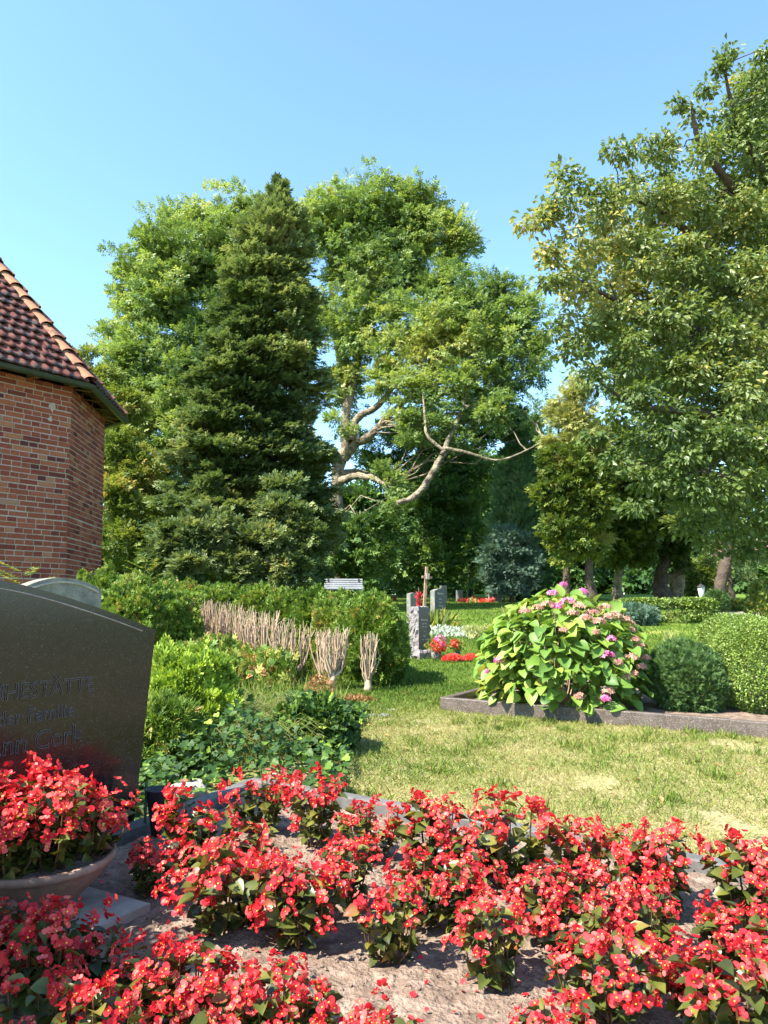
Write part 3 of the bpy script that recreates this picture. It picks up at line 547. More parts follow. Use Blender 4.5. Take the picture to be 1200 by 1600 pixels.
# distant woodland ring (one mass) to close the view under the crowns
bl = []
r = np.random.default_rng(91)
for x in range(-150, 1500, 36):
    if 1070 < x < 1190:
        bl.append((x, 912, 52, 26)); continue
    bl.append((x + r.uniform(-10,10), 905 + r.uniform(-8,8), 50 + r.uniform(-3,3), 34)); bl.append((x + r.uniform(-10,10), 860 + r.uniform(-12,12), 52 + r.uniform(-3,3), 40))
    if 450 < x < 1060: bl.append((x + r.uniform(-10,10), 800 + r.uniform(-20,10), 54, 44))
    if 650 < x < 800: bl.append((x, 740, 55, 40))
b_, C = crown(bl, 1.0, 60, 3.6, ASH_T, .9, None, seed=92, fill=.6)
tag(part(b_, 'woodland', M['dark'], None), 'dark mass of distant woodland closing the view behind the trees', 'woodland', kind='stuff')

# ------------------------------------------------------------------ chapel
ZE = 4.5
def Zp(px, py, z): rr = ray(px, py); return np.array([0,0,CZ]) + rr*(z-CZ)/rr[2]
Bc = Zp(139, 603, ZE); f1 = math.radians(50.5); side = 2.08; RG = side/(2*math.sin(PI/8))
# octagon centre: inward of corner B along the bisector
n1 = np.array([math.sin(f1), -math.cos(f1)]); f2 = f1 + PI/4; n2 = np.array([math.sin(f2), -math.cos(f2)])
bis = -(n1+n2)/np.linalg.norm(n1+n2); cen = Bc[:2] + bis*RG
a0 = math.atan2(*( (Bc[:2]-cen)[::-1])); AP = RG*math.cos(PI/8)
zb = float(gz(0, cen[1])) - .3
ch = thing('brick_chapel', 'eight sided red brick chapel with clay tiled pointed roof', 'chapel', (cen[0], cen[1], 0))
WIN = .285; APW = AP - WIN                       # wall apothem at the eaves
def apw(z): return APW + .022*(ZE - z)           # slight batter
wb = B(); mb = B(); rr_ = np.random.default_rng(5)
for k in range(8):
    an = a0 - PI/8 + k*PI/4 + 0.0                # face normal angle
    nv = np.array([math.cos(an), math.sin(an)]); tv = np.array([-nv[1], nv[0]])
    def q3(u, z, dpt):
        a_ = apw(z) + dpt; return (nv[0]*a_ + tv[0]*u, nv[1]*a_ + tv[1]*u, z)
    hw0, hw1 = (apw(zb)-.008)*math.tan(PI/8), (apw(ZE)-.008)*math.tan(PI/8)
    mb.add([q3(-hw0, zb, -.008), q3(hw0, zb, -.008), q3(hw1, ZE-.02, -.008), q3(-hw1, ZE-.02, -.008)], [[(0,1,2,3)]])
    z = zb; row = 0
    while z < ZE - .07:
        hw = (apw(z)+.002)*math.tan(PI/8); L_ = .270 if row % 2 else .135
        st = [0, .0675, .0, .2025][row % 4] if row % 2 else [.034][0]
        u = -hw; first = True; jz = rr_.normal()*.002
        cuts = [-hw]; x = -hw + (st if st > .03 else L_)
        while x < hw - .04: cuts.append(x); x += L_ + rr_.normal()*.004
        cuts.append(hw)
        for c0, c1 in zip(cuts[:-1], cuts[1:]):
            if c1 - c0 < .03: continue
            g0 = 0 if c0 == -hw else .006; g1 = 0 if c1 == hw else .006
            h = .066 + rr_.normal()*.0015; dp = rr_.normal()*.0025; zz = z + jz + rr_.normal()*.001
            a_, b1 = c0+g0, c1-g1; e = .003
            V = [q3(a_, zz, -.01), q3(b1, zz, -.01), q3(b1, zz+h, -.01), q3(a_, zz+h, -.01), q3(a_+e*(g0>0), zz+e, dp), q3(b1-e*(g1>0), zz+e, dp), q3(b1-e*(g1>0), zz+h-e, dp), q3(a_+e*(g0>0), zz+h-e, dp)]
            wb.add(V, [[(4,5,6,7),(0,1,5,4),(1,2,6,5),(2,3,7,6),(3,0,4,7)]], 0, np.clip(rr_.normal(.48,.22), 0, 1))
        z += .0805; row += 1
wall = part(mb, 'wall', M['mortar'], ch, label='lime mortar and brick wall'); part(wb, 'brickwork', M['brick'], wall)
# pale plaster patch on the near face
pb = B(); an = a0 - PI/8; nv = np.array([math.cos(an), math.sin(an)]); tv = np.array([-nv[1], nv[0]])
for (uu, zz, ww, hh) in [(-.93,3.72,.12,.16),(-.86,3.50,.10,.07),(-.98,3.35,.12,.12),(-.95,3.9,.08,.1),(.62,4.13,.05,.07),(.60,3.93,.035,.04)]:
    n = 14; ang = np.linspace(0, 2*PI, n, endpoint=False); rr = 1 + rr_.normal(size=n)*.22
    ring = [(nv[0]*(apw(zz)+.006) + tv[0]*(uu+ww*math.cos(a)*q), nv[1]*(apw(zz)+.006) + tv[1]*(uu+ww*math.cos(a)*q), zz+hh*math.sin(a)*q) for a, q in zip(ang, rr)]
    ctr = (nv[0]*(apw(zz)+.011) + tv[0]*uu, nv[1]*(apw(zz)+.011) + tv[1]*uu, zz); pb.add(ring + [ctr], [[(i_, (i_+1) % n, n) for i_ in range(n)]])
part(pb, 'mortar_patch', M['mortar'], wall)
# roof
PIT = math.radians(50.5); APR = AP + .02; HR = APR*math.tan(PIT); ZR = ZE + .06
def roofpt(k, u, s, h):   # u across, s up the slope (m), h above the plane
    an = a0 - PI/8 + k*PI/4; nv = np.array([math.cos(an), math.sin(an)]); tv = np.array([-nv[1], nv[0]])
    ho = APR - s*math.cos(PIT) + h*math.sin(PIT); return np.array([nv[0]*ho + tv[0]*u, nv[1]*ho + tv[1]*u, ZR + s*math.sin(PIT) + h*math.cos(PIT)])
ub = B(); tl = B(); SLN = APR/math.cos(PIT)
TW, TG = .165, .205
for k in range(8):
    hw = APR*math.tan(PI/8); ub.add([roofpt(k,-hw,0,-.02), roofpt(k,hw,0,-.02), roofpt(k,0,SLN,-.02)], [[(0,1,2)]])
    rows = int(SLN/TG)
    for i_ in range(rows):
        s0 = i_*TG - .04; hwr = hw*(1 - max(0, s0)/SLN)
        nt_ = int(hwr*2/TW) + 2
        for j_ in range(nt_):
            u0 = -((nt_)*TW)/2 + j_*TW
            if abs(u0 + TW/2) > hwr + .02: continue
            V = []; vv = []; nu, ns = 9, 4; jr = rr_.normal()*.004
            for b3 in range(ns):
                for a3 in range(nu):
                    fu = a3/(nu-1); fs = b3/(ns-1); prof = .018*math.sin(2*PI*fu + .5) + .012*math.sin(PI*fu)
                    hh = .045*(1-fs) + prof + jr; ss = s0 + fs*(TG+.03) - .012*math.sin(2*PI*fu+.5)*(1-fs); uu = u0 + fu*TW*1.04
                    lim = max(.01, hw*(1 - max(0, ss)/SLN)); uu = max(-lim, min(lim, uu))
                    V.append(roofpt(k, uu, ss, hh)); vv.append((1-fs)*.55*(.6+.5*math.sin(PI*fu)))
            Q = [(b3*nu+a3, b3*nu+a3+1, (b3+1)*nu+a3+1, (b3+1)*nu+a3) for b3 in range(ns-1) for a3 in range(nu-1)]
            # lower lip
            n0 = len(V); lip = [v - (roofpt(k,0,0,.022)-roofpt(k,0,0,0)) for v in V[:nu]]; V += lip; vv += [.3]*nu
            Q += [(n0+a3, n0+a3+1, a3+1, a3) for a3 in range(nu-1)]
            tl.add(V, [Q], 0, np.array(vv) + rr_.normal()*.10)
rf = part(ub, 'roof', M['rafter'], ch); part(tl, 'roof_tiles', M['tile'], rf, True)
cb_ = B()
for k in range(8):
    an = a0 + k*PI/4; RV = APR/math.cos(PI/8); p0 = np.array([math.cos(an)*RV, math.sin(an)*RV, ZR+.02]); p1 = np.array([0,0,ZR+HR+.02])
    Ls = np.linalg.norm(p1-p0); d = (p1-p0)/Ls; sd_ = np.array([-math.sin(an), math.cos(an), 0]); up_ = np.cross(sd_, d); up_ *= np.sign(up_[2])
    n = int(Ls/.33)
    for i_ in range(n):
        V = []; ns = 3
        for b3 in range(ns):
            f = b3/(ns-1); s = i_*.33 + f*.36; rad = .13 - .022*f
            for a3 in range(9):
                th_ = math.radians(-12 + a3*204/8); c = p0 + d*s + up_*(.035*(1-f) - .035); V.append(c + sd_*rad*math.cos(th_) + up_*rad*.62*math.sin(th_))
        Q = [(b3*9+a3, b3*9+a3+1, (b3+1)*9+a3+1, (b3+1)*9+a3) for b3 in range(ns-1) for a3 in range(8)]
        Q += []; cb_.add(V, [Q], 0, .5)
part(cb_, 'hip_tiles', M['captile'], rf, True)
# gutter ring and soffit
gb = B(); prof = [(math.cos(a)*.062, math.sin(a)*.062) for a in np.linspace(PI, 2*PI, 9)] + [(.062+.008, .004), (.062,.010),(.052, 0)] + [(math.cos(a)*.054, math.sin(a)*.054) for a in np.linspace(2*PI, PI, 9)]
for k in range(8):
    V = []
    for e in (0, 1):
        an = a0 + (k+e)*PI/4
        for (pr, pz) in prof: R_ = (AP + .03 + pr)/math.cos(PI/8); V.append((math.cos(an)*R_, math.sin(an)*R_, ZE + pz))
    n = len(prof); gb.add(V, [[(i_, (i_+1) % n, n+(i_+1) % n, n+i_) for i_ in range(n)]])
part(gb, 'gutter', M['gutter'], ch, True)
sb_ = B()
for k in range(8):
    an0, an1 = a0 + k*PI/4, a0 + (k+1)*PI/4; Ri = (APW-.05)/math.cos(PI/8); Ro = (AP+.0)/math.cos(PI/8)
    V = [(math.cos(a)*R_, math.sin(a)*R_, z_) for a, R_, z_ in ((an0,Ri,ZE+.16),(an1,Ri,ZE+.16),(an1,Ro,ZE+.03),(an0,Ro,ZE+.03))]; sb_.add(V, [[(0,3,2,1)]])
part(sb_, 'soffit', M['rafter'], ch)
for k in range(8):
    for u in (-.85, -.28, .28, .85):
        an = a0 - PI/8 + k*PI/4; nv = np.array([math.cos(an), math.sin(an)]); tv = np.array([-nv[1], nv[0]]); rb = B()
        V = []
        for (ra, z_) in ((APW-.04, ZE+.10), (APW-.04, ZE+.0), (AP-.03, ZE-.045), (AP-.03, ZE+.02)):
            for s_ in (-.045, .045): V.append((nv[0]*ra + tv[0]*(u+s_), nv[1]*ra + tv[1]*(u+s_), z_))
        rb.add(V, [[(0,1,3,2),(2,3,5,4),(4,5,7,6),(6,7,1,0)]]); part(rb, 'rafter', M['rafter'], ch)

# ------------------------------------------------------------------ big headstone at the left
hs0 = bedpt(.30, 1.0)  # placeholder
pr_ = P(205, 1250, 3.12); rgt = np.array([pr_[0], pr_[1]]); hdir = bv*1.0                     # right end, runs towards camera
SW = 1.30
stone = thing('headstone', 'large black polished headstone with curved top and engraved lettering', 'headstone', (rgt[0], rgt[1], SL*rgt[1]), math.atan2(bv[1], bv[0]) )
# local x runs from right end to the near-left end ; local y is away from the face
prof = []
n = 40; HZ = P(243, 985, 3.12)[2] - SL*rgt[1]
for k in range(n+1):
    f = k/n; x = -.095 + f*(SW+.19); g_ = abs(f-.5)*2
    prof.append((x, HZ + .19*(1 - g_**1.55) - .012*math.sin(PI*g_)))
poly = [(0, -.1)] + prof + [(SW, -.1)]
sb = B(); sb.prism(poly, -.15, 0)
body = sb.mesh('slab', [M['bigstone'], M['bigedge']])
for p_ in body.polygons:
    if abs(p_.normal.y) < .5: p_.material_index = 1
# which side faces the camera: local -y or +y
link('slab', body, stone)
# pale line imitating the highlight on the chamfer along the face's top edge
def facetext(txt, size, x, z, parent, mat, outline=True, rotz=0, y=-.001, align='CENTER', bevel=.0011):
    cu = bpy.data.curves.new('inscription', 'FONT'); cu.body = txt; cu.size = size; cu.align_x = align; cu.resolution_u = 3
    if outline: cu.fill_mode = 'NONE'; cu.bevel_depth = bevel; cu.bevel_resolution = 0
    else: cu.extrude = .0008
    tmp = bpy.data.objects.new('tmp', cu); COL.objects.link(tmp)
    dg = bpy.context.evaluated_depsgraph_get(); me = bpy.data.meshes.new_from_object(tmp.evaluated_get(dg)); COL.objects.unlink(tmp); bpy.data.objects.remove(tmp)
    me.materials.clear(); me.materials.append(mat)
    o = link('inscription', me, parent); o.location = (x, y, z); o.rotation_euler = (PI/2, 0, rotz); return o
cbm = B(); pts = [(x, 0, z-.004) for x, z in prof]
sgn = 1
YF = None
# face is on the side of local y whose world direction points to the camera
ly = np.array([-bv[1], bv[0]])           # local +y in world
tocam = -rgt
front = 1 if ly @ tocam > 0 else -1
yf = 0.0 if front > 0 else -.15
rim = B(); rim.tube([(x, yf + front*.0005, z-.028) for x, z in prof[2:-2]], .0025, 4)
part(rim, 'chamfer_highlight', M['palestone'], stone)  # pale stone colour stands in for light caught on the chamfer
for txt, sz, zz in (('RUHESTÄTTE', .080, HZ-.225), ('der Familie', .070, HZ-.310), ('Jann Cork', .095, HZ-.410)):
    facetext(txt, sz, SW/2 - .20, zz, stone, M['inscription'], True, PI if front > 0 else 0, yf + front*.002)

# small pale stone behind
p = P(92, 925, 4.9); g0 = np.array([p[0], p[1], SL*p[1]])
ps = thing('headstone', 'small pale weathered headstone with arched top behind the large black one', 'headstone', g0, math.atan2(bv[1], bv[0]))
M['oldstone'] = noise_mat('lichen_grey_stone', [(.3, (.12,.12,.095)), (.6, (.24,.225,.18))], 14, .9, .6, bdist=.01)
hh = P(70, 905, 4.9)[2] - g0[2]
poly = [(-.30, 0)] + [(-.30 + .6*k/20, hh-.07 + .08*math.sin(PI*k/20)**.8) for k in range(21)] + [(.30, 0)]
q = B(); q.prism(poly, -.05, .05); part(q, 'slab', M['oldstone'], ps)
q = B(); q.tube([(x, (-.052 if front < 0 else .052), z-.03) for x, z in poly[2:-2]], .008, 5); part(q, 'moulding', M['palestone'], ps)

# ------------------------------------------------------------------ begonias
def petal_T(n=9, L_=1.0, W_=1.0, cup=.25):
    V = [(0,0,0)]; 
    for k in range(n):
        a = PI*(k/(n-1)); x = math.cos(a)*.5*W_; y = .42*L_ + math.sin(a)*.5*L_
        V.append((x, y if k not in (0, n-1) else y, cup*(x*x+ (y-.3)**2)*.9))
    V.append((0, .45*L_, .02)); c = len(V)-1
    Fq = [(c, k, k+1) for k in range(1, n)] + [(c, n, 0), (c, 0, 1)]
    return np.array(V), [[f for f in Fq]]
PT = petal_T()
def begonia_flower():
    specs = [(0,.25,(0,.04,0),1.0), (PI,.25,(0,-.04,0),1.0), (PI/2,.45,(-.03,0,.03),.62), (-PI/2,.45,(.03,0,.03),.62)]
    V, Fq = multi(PT, specs); return V, Fq
FLV, FLF = begonia_flower()
# stamen ball
_t = np.arange(6)*PI/3
SB = (np.vstack([[(.13*math.cos(a), .13*math.sin(a), .04) for a in _t], [(.12*math.cos(a+.5), .12*math.sin(a+.5), .16) for a in _t], [(0,0,.24)]]),
      [[(k, (k+1) % 6, 6+(k+1) % 6, 6+k) for k in range(6)], [(6+k, 6+(k+1) % 6, 12) for k in range(6)]])
BL = leaf_T(.86, .30, .22, 4)
def make_begonia(seed, label, h=.30, wd=.13, nc=13, parent_none=True, low=.30):
    r = np.random.default_rng(seed); t = thing('begonia_plant', label, 'flowering plant', (0,0,0), 0, 'red begonias')
    sb, lf = B(), B(); ns = 9; tips = []; lpos = []; lax = []; lnn = []
    for k in range(ns):
        a = 2*PI*k/ns + r.normal()*.3; rr = wd*(.25 + .75*r.random()); hh = h*(.62 + .36*r.random())*(1 - .25*rr/wd)
        p0 = np.array([math.cos(a)*.02, math.sin(a)*.02, -.01]); p2 = np.array([math.cos(a)*rr, math.sin(a)*rr, hh]); p1 = (p0+p2)/2 + np.array([math.cos(a)*rr*.25, math.sin(a)*rr*.25, -.01])
        q = np.array([p0, (p0+p1)/2, p1, (p1+p2)/2, p2]); sb.tube(q, np.linspace(.0045, .0018, 5), 5); tips.append(p2)
        for f in (.2, .35, .5, .62, .74, .88):
            for _ in range(2):
                c = p0*(1-f) + p2*f; aa = a + r.normal()*1.4; out = np.array([math.cos(aa), math.sin(aa), .25 + r.normal()*.35])
                lpos.append(c + out*.012); lax.append(out); lnn.append(np.array([math.cos(aa)*-.3, math.sin(aa)*-.3, .9]) + r.normal(size=3)*.45)
    lpos = np.array(lpos); n = len(lpos)
    lf.scatter(BL, lpos, basis(np.array(lax), np.array(lnn)), .036 + .024*r.random(n), np.clip(r.normal(.42,.22,n), 0, 1))
    part(sb, 'stems', M['stem'], t, True); part(lf, 'leaves', M['begonia_leaf'], t, True)
    cl = list(tips)
    while len(cl) < nc + 4:
        d = rdir(1, r)[0]; d[2] = abs(d[2])*1.0 - .15
        zc = h*(low + (1-low)*(.5+.5*d[2])*r.random()**.35); rad = wd*(1.05 if zc < h*.75 else .75)*(.7+.35*r.random()); a = r.random()*2*PI
        cl.append(np.array([math.cos(a)*rad, math.sin(a)*rad, min(zc, h*.97)]))
    for c in cl:
        m_ = int(r.integers(5, 9)); o = rdir(m_, r)*(.011 + .021*r.random(m_))[:,None]; out = np.array([c[0], c[1], .02]); out = out/np.linalg.norm(out)
        o[:,2] = o[:,2]*.9 + .003; pos = c + o
        nn = out*.55 + np.array([0,0,.5]) + o/.03*.5 + r.normal(size=(m_,3))*.35
        ax = r.normal(size=(m_,3)); fb = B(); s = .0115 + .0090*r.random(m_)**.8; Rm = basis(ax, nn)
        # basis keeps y; rebuild so that z is the facing direction
        z_ = nn/np.linalg.norm(nn, axis=1)[:,None]; x_ = np.cross(ax, z_); x_ /= np.linalg.norm(x_, axis=1)[:,None]; y_ = np.cross(z_, x_); Rm = np.stack([x_, y_, z_], -1)
        fb.scatter((FLV, FLF), pos, Rm, np.c_[s, s, s*(.8+.9*r.random(m_))], np.clip(r.normal(.55,.25,m_), 0, 1), 0)
        k_ = r.random(m_) < .8
        if k_.any(): fb.scatter(SB, pos[k_], Rm[k_], s[k_], None, 1)
        part(fb, 'flower_cluster', [M['petal'], M['stamen']], t, False)
    return t
protos = [make_begonia(100+k, 'red begonia', h, w_, nc, low=lo) for k, (h, w_, nc, lo) in enumerate(
    [(.27,.13,20,.26),(.30,.135,24,.2),(.25,.14,22,.26),(.32,.12,22,.26),(.24,.115,17,.36),(.28,.15,28,.22),(.26,.125,22,.2),(.30,.12,16,.42)])]
beg = [ # px base, py base, top py, prototype, label
 (408,1300,1190,4,'small dark red begonia at the far left corner of the back kerb'),
 (490,1322,1185,3,'tall narrow begonia with a raised tip by the back kerb, second from the ivy'),
 (385,1395,1275,2,'begonia between the shaded clump and the small corner one'),
 (572,1345,1242,5,'wide begonia at the back kerb with its top against dry lawn, left of the middle'),
 (672,1358,1225,6,'begonia with a small spire at the back kerb, straight below the rough headstone'),
 (735,1380,1270,2,'low begonia tucked left of the tallest spiked one at the back'),
 (795,1385,1212,7,'tallest begonia of the back row, lifting a dark stemmed flower spike over the lawn'),
 (905,1392,1252,3,'begonia at the back with a thin upright tip, directly right of the spiked one'),
 (965,1425,1300,5,'low dense begonia between the thin tipped and the bushy right back ones'),
 (1035,1425,1265,1,'bushy begonia with many flowers left of the bare kerb gap at right'),
 (1175,1440,1285,6,'begonia at the right photo edge in front of the kerb end'),
 (300,1352,1215,4,'dark red begonia in shade behind the slab, beside the black vase'),
 (235,1400,1300,0,'shaded leafy begonia wedged between bowl and bed begonias'),
 (345,1458,1290,5,'large sunlit begonia with broad green leaves at its foot, right of the slab'),
 (420,1440,1320,2,'begonia in the dense middle, behind the broad leaved one'),
 (470,1478,1320,6,'begonia with drooping dark leaves on the bare soil, left of centre'),
 (545,1420,1290,1,'begonia in the second row straight below the kerb middle'),
 (612,1503,1345,7,'begonia standing alone on open soil in the centre foreground'),
 (655,1440,1320,4,'small begonia between the lone centre one and the back row'),
 (730,1455,1320,0,'begonia in the second row under the tallest spiked one'),
 (775,1540,1375,1,'tall dense begonia right of the lone centre one with fallen petals at its foot'),
 (850,1465,1335,6,'begonia with yellow green leaves showing, right of the dense centre pair'),
 (900,1500,1370,2,'begonia filling the gap behind the large front right one'),
 (955,1592,1420,5,'large begonia with hanging dark leaves in the right foreground'),
 (1010,1500,1345,3,'begonia with two big upright pale leaves near the right soil gap'),
 (1150,1520,1385,2,'begonia right of the bare soil gap, middle of three at the right edge'),
 (1190,1545,1400,0,'begonia cut by the right photo edge in front of the kerb end one'),
 (1150,1650,1450,6,'nearest begonia in the lower right corner'),
 (1085,1590,1480,4,'small low begonia left of the lower right corner'),
 (60,1580,1395,1,'begonia in front of the slab under the bowl'),
 (115,1545,1400,4,'begonia with one dark upright stem before the slab edge'),
 (5,1540,1385,6,'begonia at the left photo edge in front of the bowl'),
 (225,1610,1440,7,'sparse shaded begonia with single flowers right of the slab corner'),
 (295,1620,1455,0,'shaded begonia with open stems left of the bare soil patch'),
 (350,1640,1500,2,'shaded begonia low in the front left'),
 (420,1640,1475,7,'begonia in shade with a tall bare stem before the bare soil patch'),
 (480,1680,1545,4,'begonia with one pink lit flower at the bottom edge, left of centre'),
 (60,1690,1500,5,'nearest begonia in the lower left corner with the largest flowers'),
 (170,1700,1530,1,'begonia at the bottom edge beside the lower left corner one'),
 (595,1700,1555,4,'small begonia top rising from the bottom edge at centre'),
 (870,1710,1600,0,'tips of a begonia just above the bottom edge, right of centre')]
used = set()
for k, (px, py, ty, pk, lb_) in enumerate(beg):
    g0 = G(px, py, .085); hgt = P(px, ty, g0[1])[2] - g0[2]
    hp = [.27,.30,.25,.32,.24,.28,.26,.30][pk]; s = hgt/(hp*1.06)
    s = max(.7, min(1.35, s)); rz = random.uniform(0, 6.28); sxy = s*random.uniform(.92, 1.08)
    if pk in used:
        o_ = dup(protos[pk], g0, rz, (sxy, sxy, s), lb_, 'red begonias')
    else:
        used.add(pk); o_ = protos[pk]; o_.location = Vector(g0.tolist()); o_.rotation_euler.z = rz; o_.scale = (sxy, sxy, s); o_['label'] = lb_
# ------------------------------------------------------------------ bowl on its slab
sc_ = G(235, 1412, .115)
slabz = sc_[2]
sl_ = thing('stone_slab', 'pale square stone slab under the flower bowl', 'slab', (sc_[0], sc_[1], slabz), math.atan2(bv[1], bv[0]))
q = B()   # corner at origin, extends away from face-right; local x = bv (towards camera), local y = ly
q.box((.23, -.25*front*-1*-1, -.022), (.46, .50, .045))
sx = part(q, 'slab', M['palestone'], sl_)
sl_.location = Vector((sc_[0], sc_[1], slabz)) + Vector((bv[0]*.0, bv[1]*.0, 0))
# place so the far-right corner sits at sc_
cw = np.array([sc_[0], sc_[1]]) - av*.25*1 - 0*bv
sx.location = (0, 0, 0)
bc = np.array([P(60, 1350, 2.30)[0], 2.30]); BZ = slabz + .003
bowl = thing('flower_bowl', 'wide weathered terracotta bowl with lion relief full of begonias', 'planter', (bc[0], bc[1], BZ))
q = B(); q.lathe([(0,0),(.085,0),(.09,.012),(.12,.035),(.165,.075),(.195,.115),(.205,.128),(.215,.132),(.217,.150),(.205,.152),(.19,.13),(.10,.12),(0,.12)], seg=48)
part(q, 'bowl', M['terracotta'], bowl, True)
q = B(); r = np.random.default_rng(6)
for (dx, dz, s) in [(-.02,.06,.035),(.0,.085,.026),(-.045,.085,.028),(-.02,.035,.026),(-.055,.05,.022),(.02,.05,.024),(-.075,.075,.02),(.035,.075,.018),(-.04,.11,.02)]:
    a_ = -PI/2 - .15 + dx*5.5; R_ = .125 + dz*.62 ; c = np.array([math.cos(a_)*R_, math.sin(a_)*R_, dz]); u = np.linspace(0, PI, 7); V = []
    for t_ in u:
        for p_ in np.arange(10)*2*PI/10: V.append(c + s*np.array([math.sin(t_)*math.cos(p_), math.sin(t_)*math.sin(p_)*.8, math.cos(t_)])*(1 + r.normal()*.05))
    q.add(V, [[(i_*10+j_, i_*10+(j_+1) % 10, (i_+1)*10+(j_+1) % 10, (i_+1)*10+j_) for i_ in range(6) for j_ in range(10)]])
part(q, 'lion_relief', M['terracotta'], bowl, True)
q = B(); q.lathe([(0,.135),(.12,.137),(.19,.128)], seg=24); part(q, 'potting_soil', M['soil'], bowl, True)
for (dx, dy, s, pk, lb_) in [(-.10,-.04,1.0,5,'begonia at the left of the terracotta bowl'),(.06,-.06,.95,1,'begonia spilling over the front of the terracotta bowl'),(.0,.08,1.05,6,'begonia at the back of the bowl against the black headstone'),(.12,.05,.92,2,'begonia at the right rim of the terracotta bowl'),(-.13,.09,1.0,3,'begonia at the back left of the bowl, cut by the photo edge'),(-.02,-.13,.85,0,'begonia hanging over the lion relief of the bowl')]:
    dup(protos[pk], (bc[0]+dx, bc[1]+dy, BZ+.12), random.uniform(0,6), s, lb_, 'red begonias')
# vase and stake
vp = P(246, 1240, 3.0); vz = SL*3.0 + .09; vt = P(246, 1232, 3.0)[2]
v = thing('grave_vase', 'black plastic grave vase with open rim stuck in the soil beside the headstone', 'vase', (vp[0], 3.0, vz))
q = B(); h_ = vt - vz; q.lathe([(0,0),(.018,0),(.028,h_*.4),(.043,h_*.93),(.050,h_*.97),(.052,h_),(.046,h_),(.038,h_*.9),(.02,h_*.4),(0,h_*.3)], seg=24); part(q, 'cup', M['vase'], v, True)
p = P(226, 1252, 2.95); g0 = G(226, 1300, .085); v = thing('plant_stake', 'thin pale green stake beside the black vase', 'stake', (g0[0], g0[1], g0[2]))
q = B(); q.tube([(0,0,-.02),(0,0,.10),(0,0,.19)], .006, 6); part(q, 'stake', M['greenpole'], v)
def rock(name, label, loc, size, mat, seed, cat='stone', group=None):
    r = np.random.default_rng(seed); n1, n2 = 10, 14; V = []
    for i_ in range(n1+1):
        for j_ in range(n2):
            a, b__ = PI*i_/n1, 2*PI*j_/n2; d = np.array([math.sin(a)*math.cos(b__), math.sin(a)*math.sin(b__), math.cos(a)])
            d = np.sign(d)*np.abs(d)**.75; V.append(d*(1 + .5*(fbm(d[None]+seed, 1.7, 3)[0]-.5))*np.array(size))
    q = B().add(V, [[(i_*n2+j_, (i_+1)*n2+j_, (i_+1)*n2+(j_+1) % n2, i_*n2+(j_+1) % n2) for i_ in range(n1) for j_ in range(n2)]])
    o_ = link(name, q.mesh(name, [mat], False), None, loc, r.random()*3); return tag(o_, label, cat, group)
p = P(295, 1236, 3.55); rock('pale_rock', 'rounded pale limestone behind the black vase', (p[0], 3.55, p[2]), (.085,.06,.045), M['palestone'], 3)
for k, (px, py, s, lb_) in enumerate([(600,1122,.055,'largest grey rubble lump on the lawn edge by the bare stem'),(612,1112,.04,'pale rubble lump right of the largest one at the lawn edge'),(582,1120,.04,'dark rubble lump left of the largest one at the lawn edge'),(594,1106,.035,'small rubble lump behind the others at the lawn edge')]):
    g0 = G(px, py); rock('rubble_stone', lb_, g0, (s, s*.8, s*.6), M['greystone'] if k != 1 else M['palestone'], 20+k, group='rubble at the lawn edge')
# fallen petals and crumbs on the soil
q = B(); r = np.random.default_rng(55); n = 900; u = r.random(n)*2.6; v_ = r.random(n)*2.0
pp = np.array([bp2(a, b__) for a, b__ in zip(u, v_)]); zz = bedz(pp[:,0], pp[:,1]) + .006
keep = fbm(np.c_[pp, pp[:,0]*0], 3.5, 2) > .50
pos = np.c_[pp, zz][keep]; n = len(pos); nn = np.array([0,0,1.]) + r.normal(size=(n,3))*.35
q.scatter(PT, pos, basis(r.normal(size=(n,3))*[1,1,.2], nn), .011 + .009*r.random(n))
tag(part(q, 'fallen_petals', M['petal'], None), 'red begonia petals fallen on the soil', 'petals', kind='stuff')
q = B(); n = 9000; u = r.random(n)*3.4; v_ = r.random(n)*2.5; pp = np.array([bp2(a, b__) for a, b__ in zip(u, v_)]); zz = bedz(pp[:,0], pp[:,1]) + .0015
OCT = (np.array([(1,0,0),(0,1,0),(-1,0,0),(0,-1,0),(0,0,.8),(0,0,-.8)]), [[(0,1,4),(1,2,4),(2,3,4),(3,0,4),(1,0,5),(2,1,5),(3,2,5),(0,3,5)]])
q.scatter(OCT, np.c_[pp, zz], basis(r.normal(size=(n,3)), rdir(n, r)), .0012 + .0065*r.random(n)**3.5)
tag(part(q, 'soil_crumbs', M['soil'], None), 'small clods and grit on the dry bed', 'soil crumbs', kind='stuff')

# ------------------------------------------------------------------ hydrangea grave
hk = thing('grave_kerb', 'brown granite kerb around the hydrangea and box shrubs', 'grave kerb', (0,0,0))
h0 = G(690, 1112)[:2]; h1 = G(1210, 1157)[:2]; hd = (h1-h0)/np.linalg.norm(h1-h0); hn = np.array([-hd[1], hd[0]])
kerbpiece(hk, M['kerbgranite'], h0, h0 + hd*.86, .06, -.08, .115); kerbpiece(hk, M['kerbgranite'], h0 + hd*.864, h0 + hd*2.1, .06, -.08, .118); kerbpiece(hk, M['kerbgranite'], h0 + hd*2.104, h0 + hd*4.4, .06, -.08, .115)
kerbpiece(hk, M['kerbgranite'], h0 + hn*.031 + hd*.02, h0 + hn*1.9 + hd*.02 + hd*.35, .06, -.08, .112)
Uq = [h0 + hn*.03, h0 + hd*4.4 + hn*.03, h0 + hd*4.4 + hn*1.9, h0 + hd*.35 + hn*1.9]
tag(link('grave_soil', B().add([(p_[0], p_[1], SL*p_[1] + .05) for p_ in Uq], [[(0,1,2,3)]]).mesh('grave_soil', [M['soil']])), 'dark soil inside the granite kerb', kind='structure')
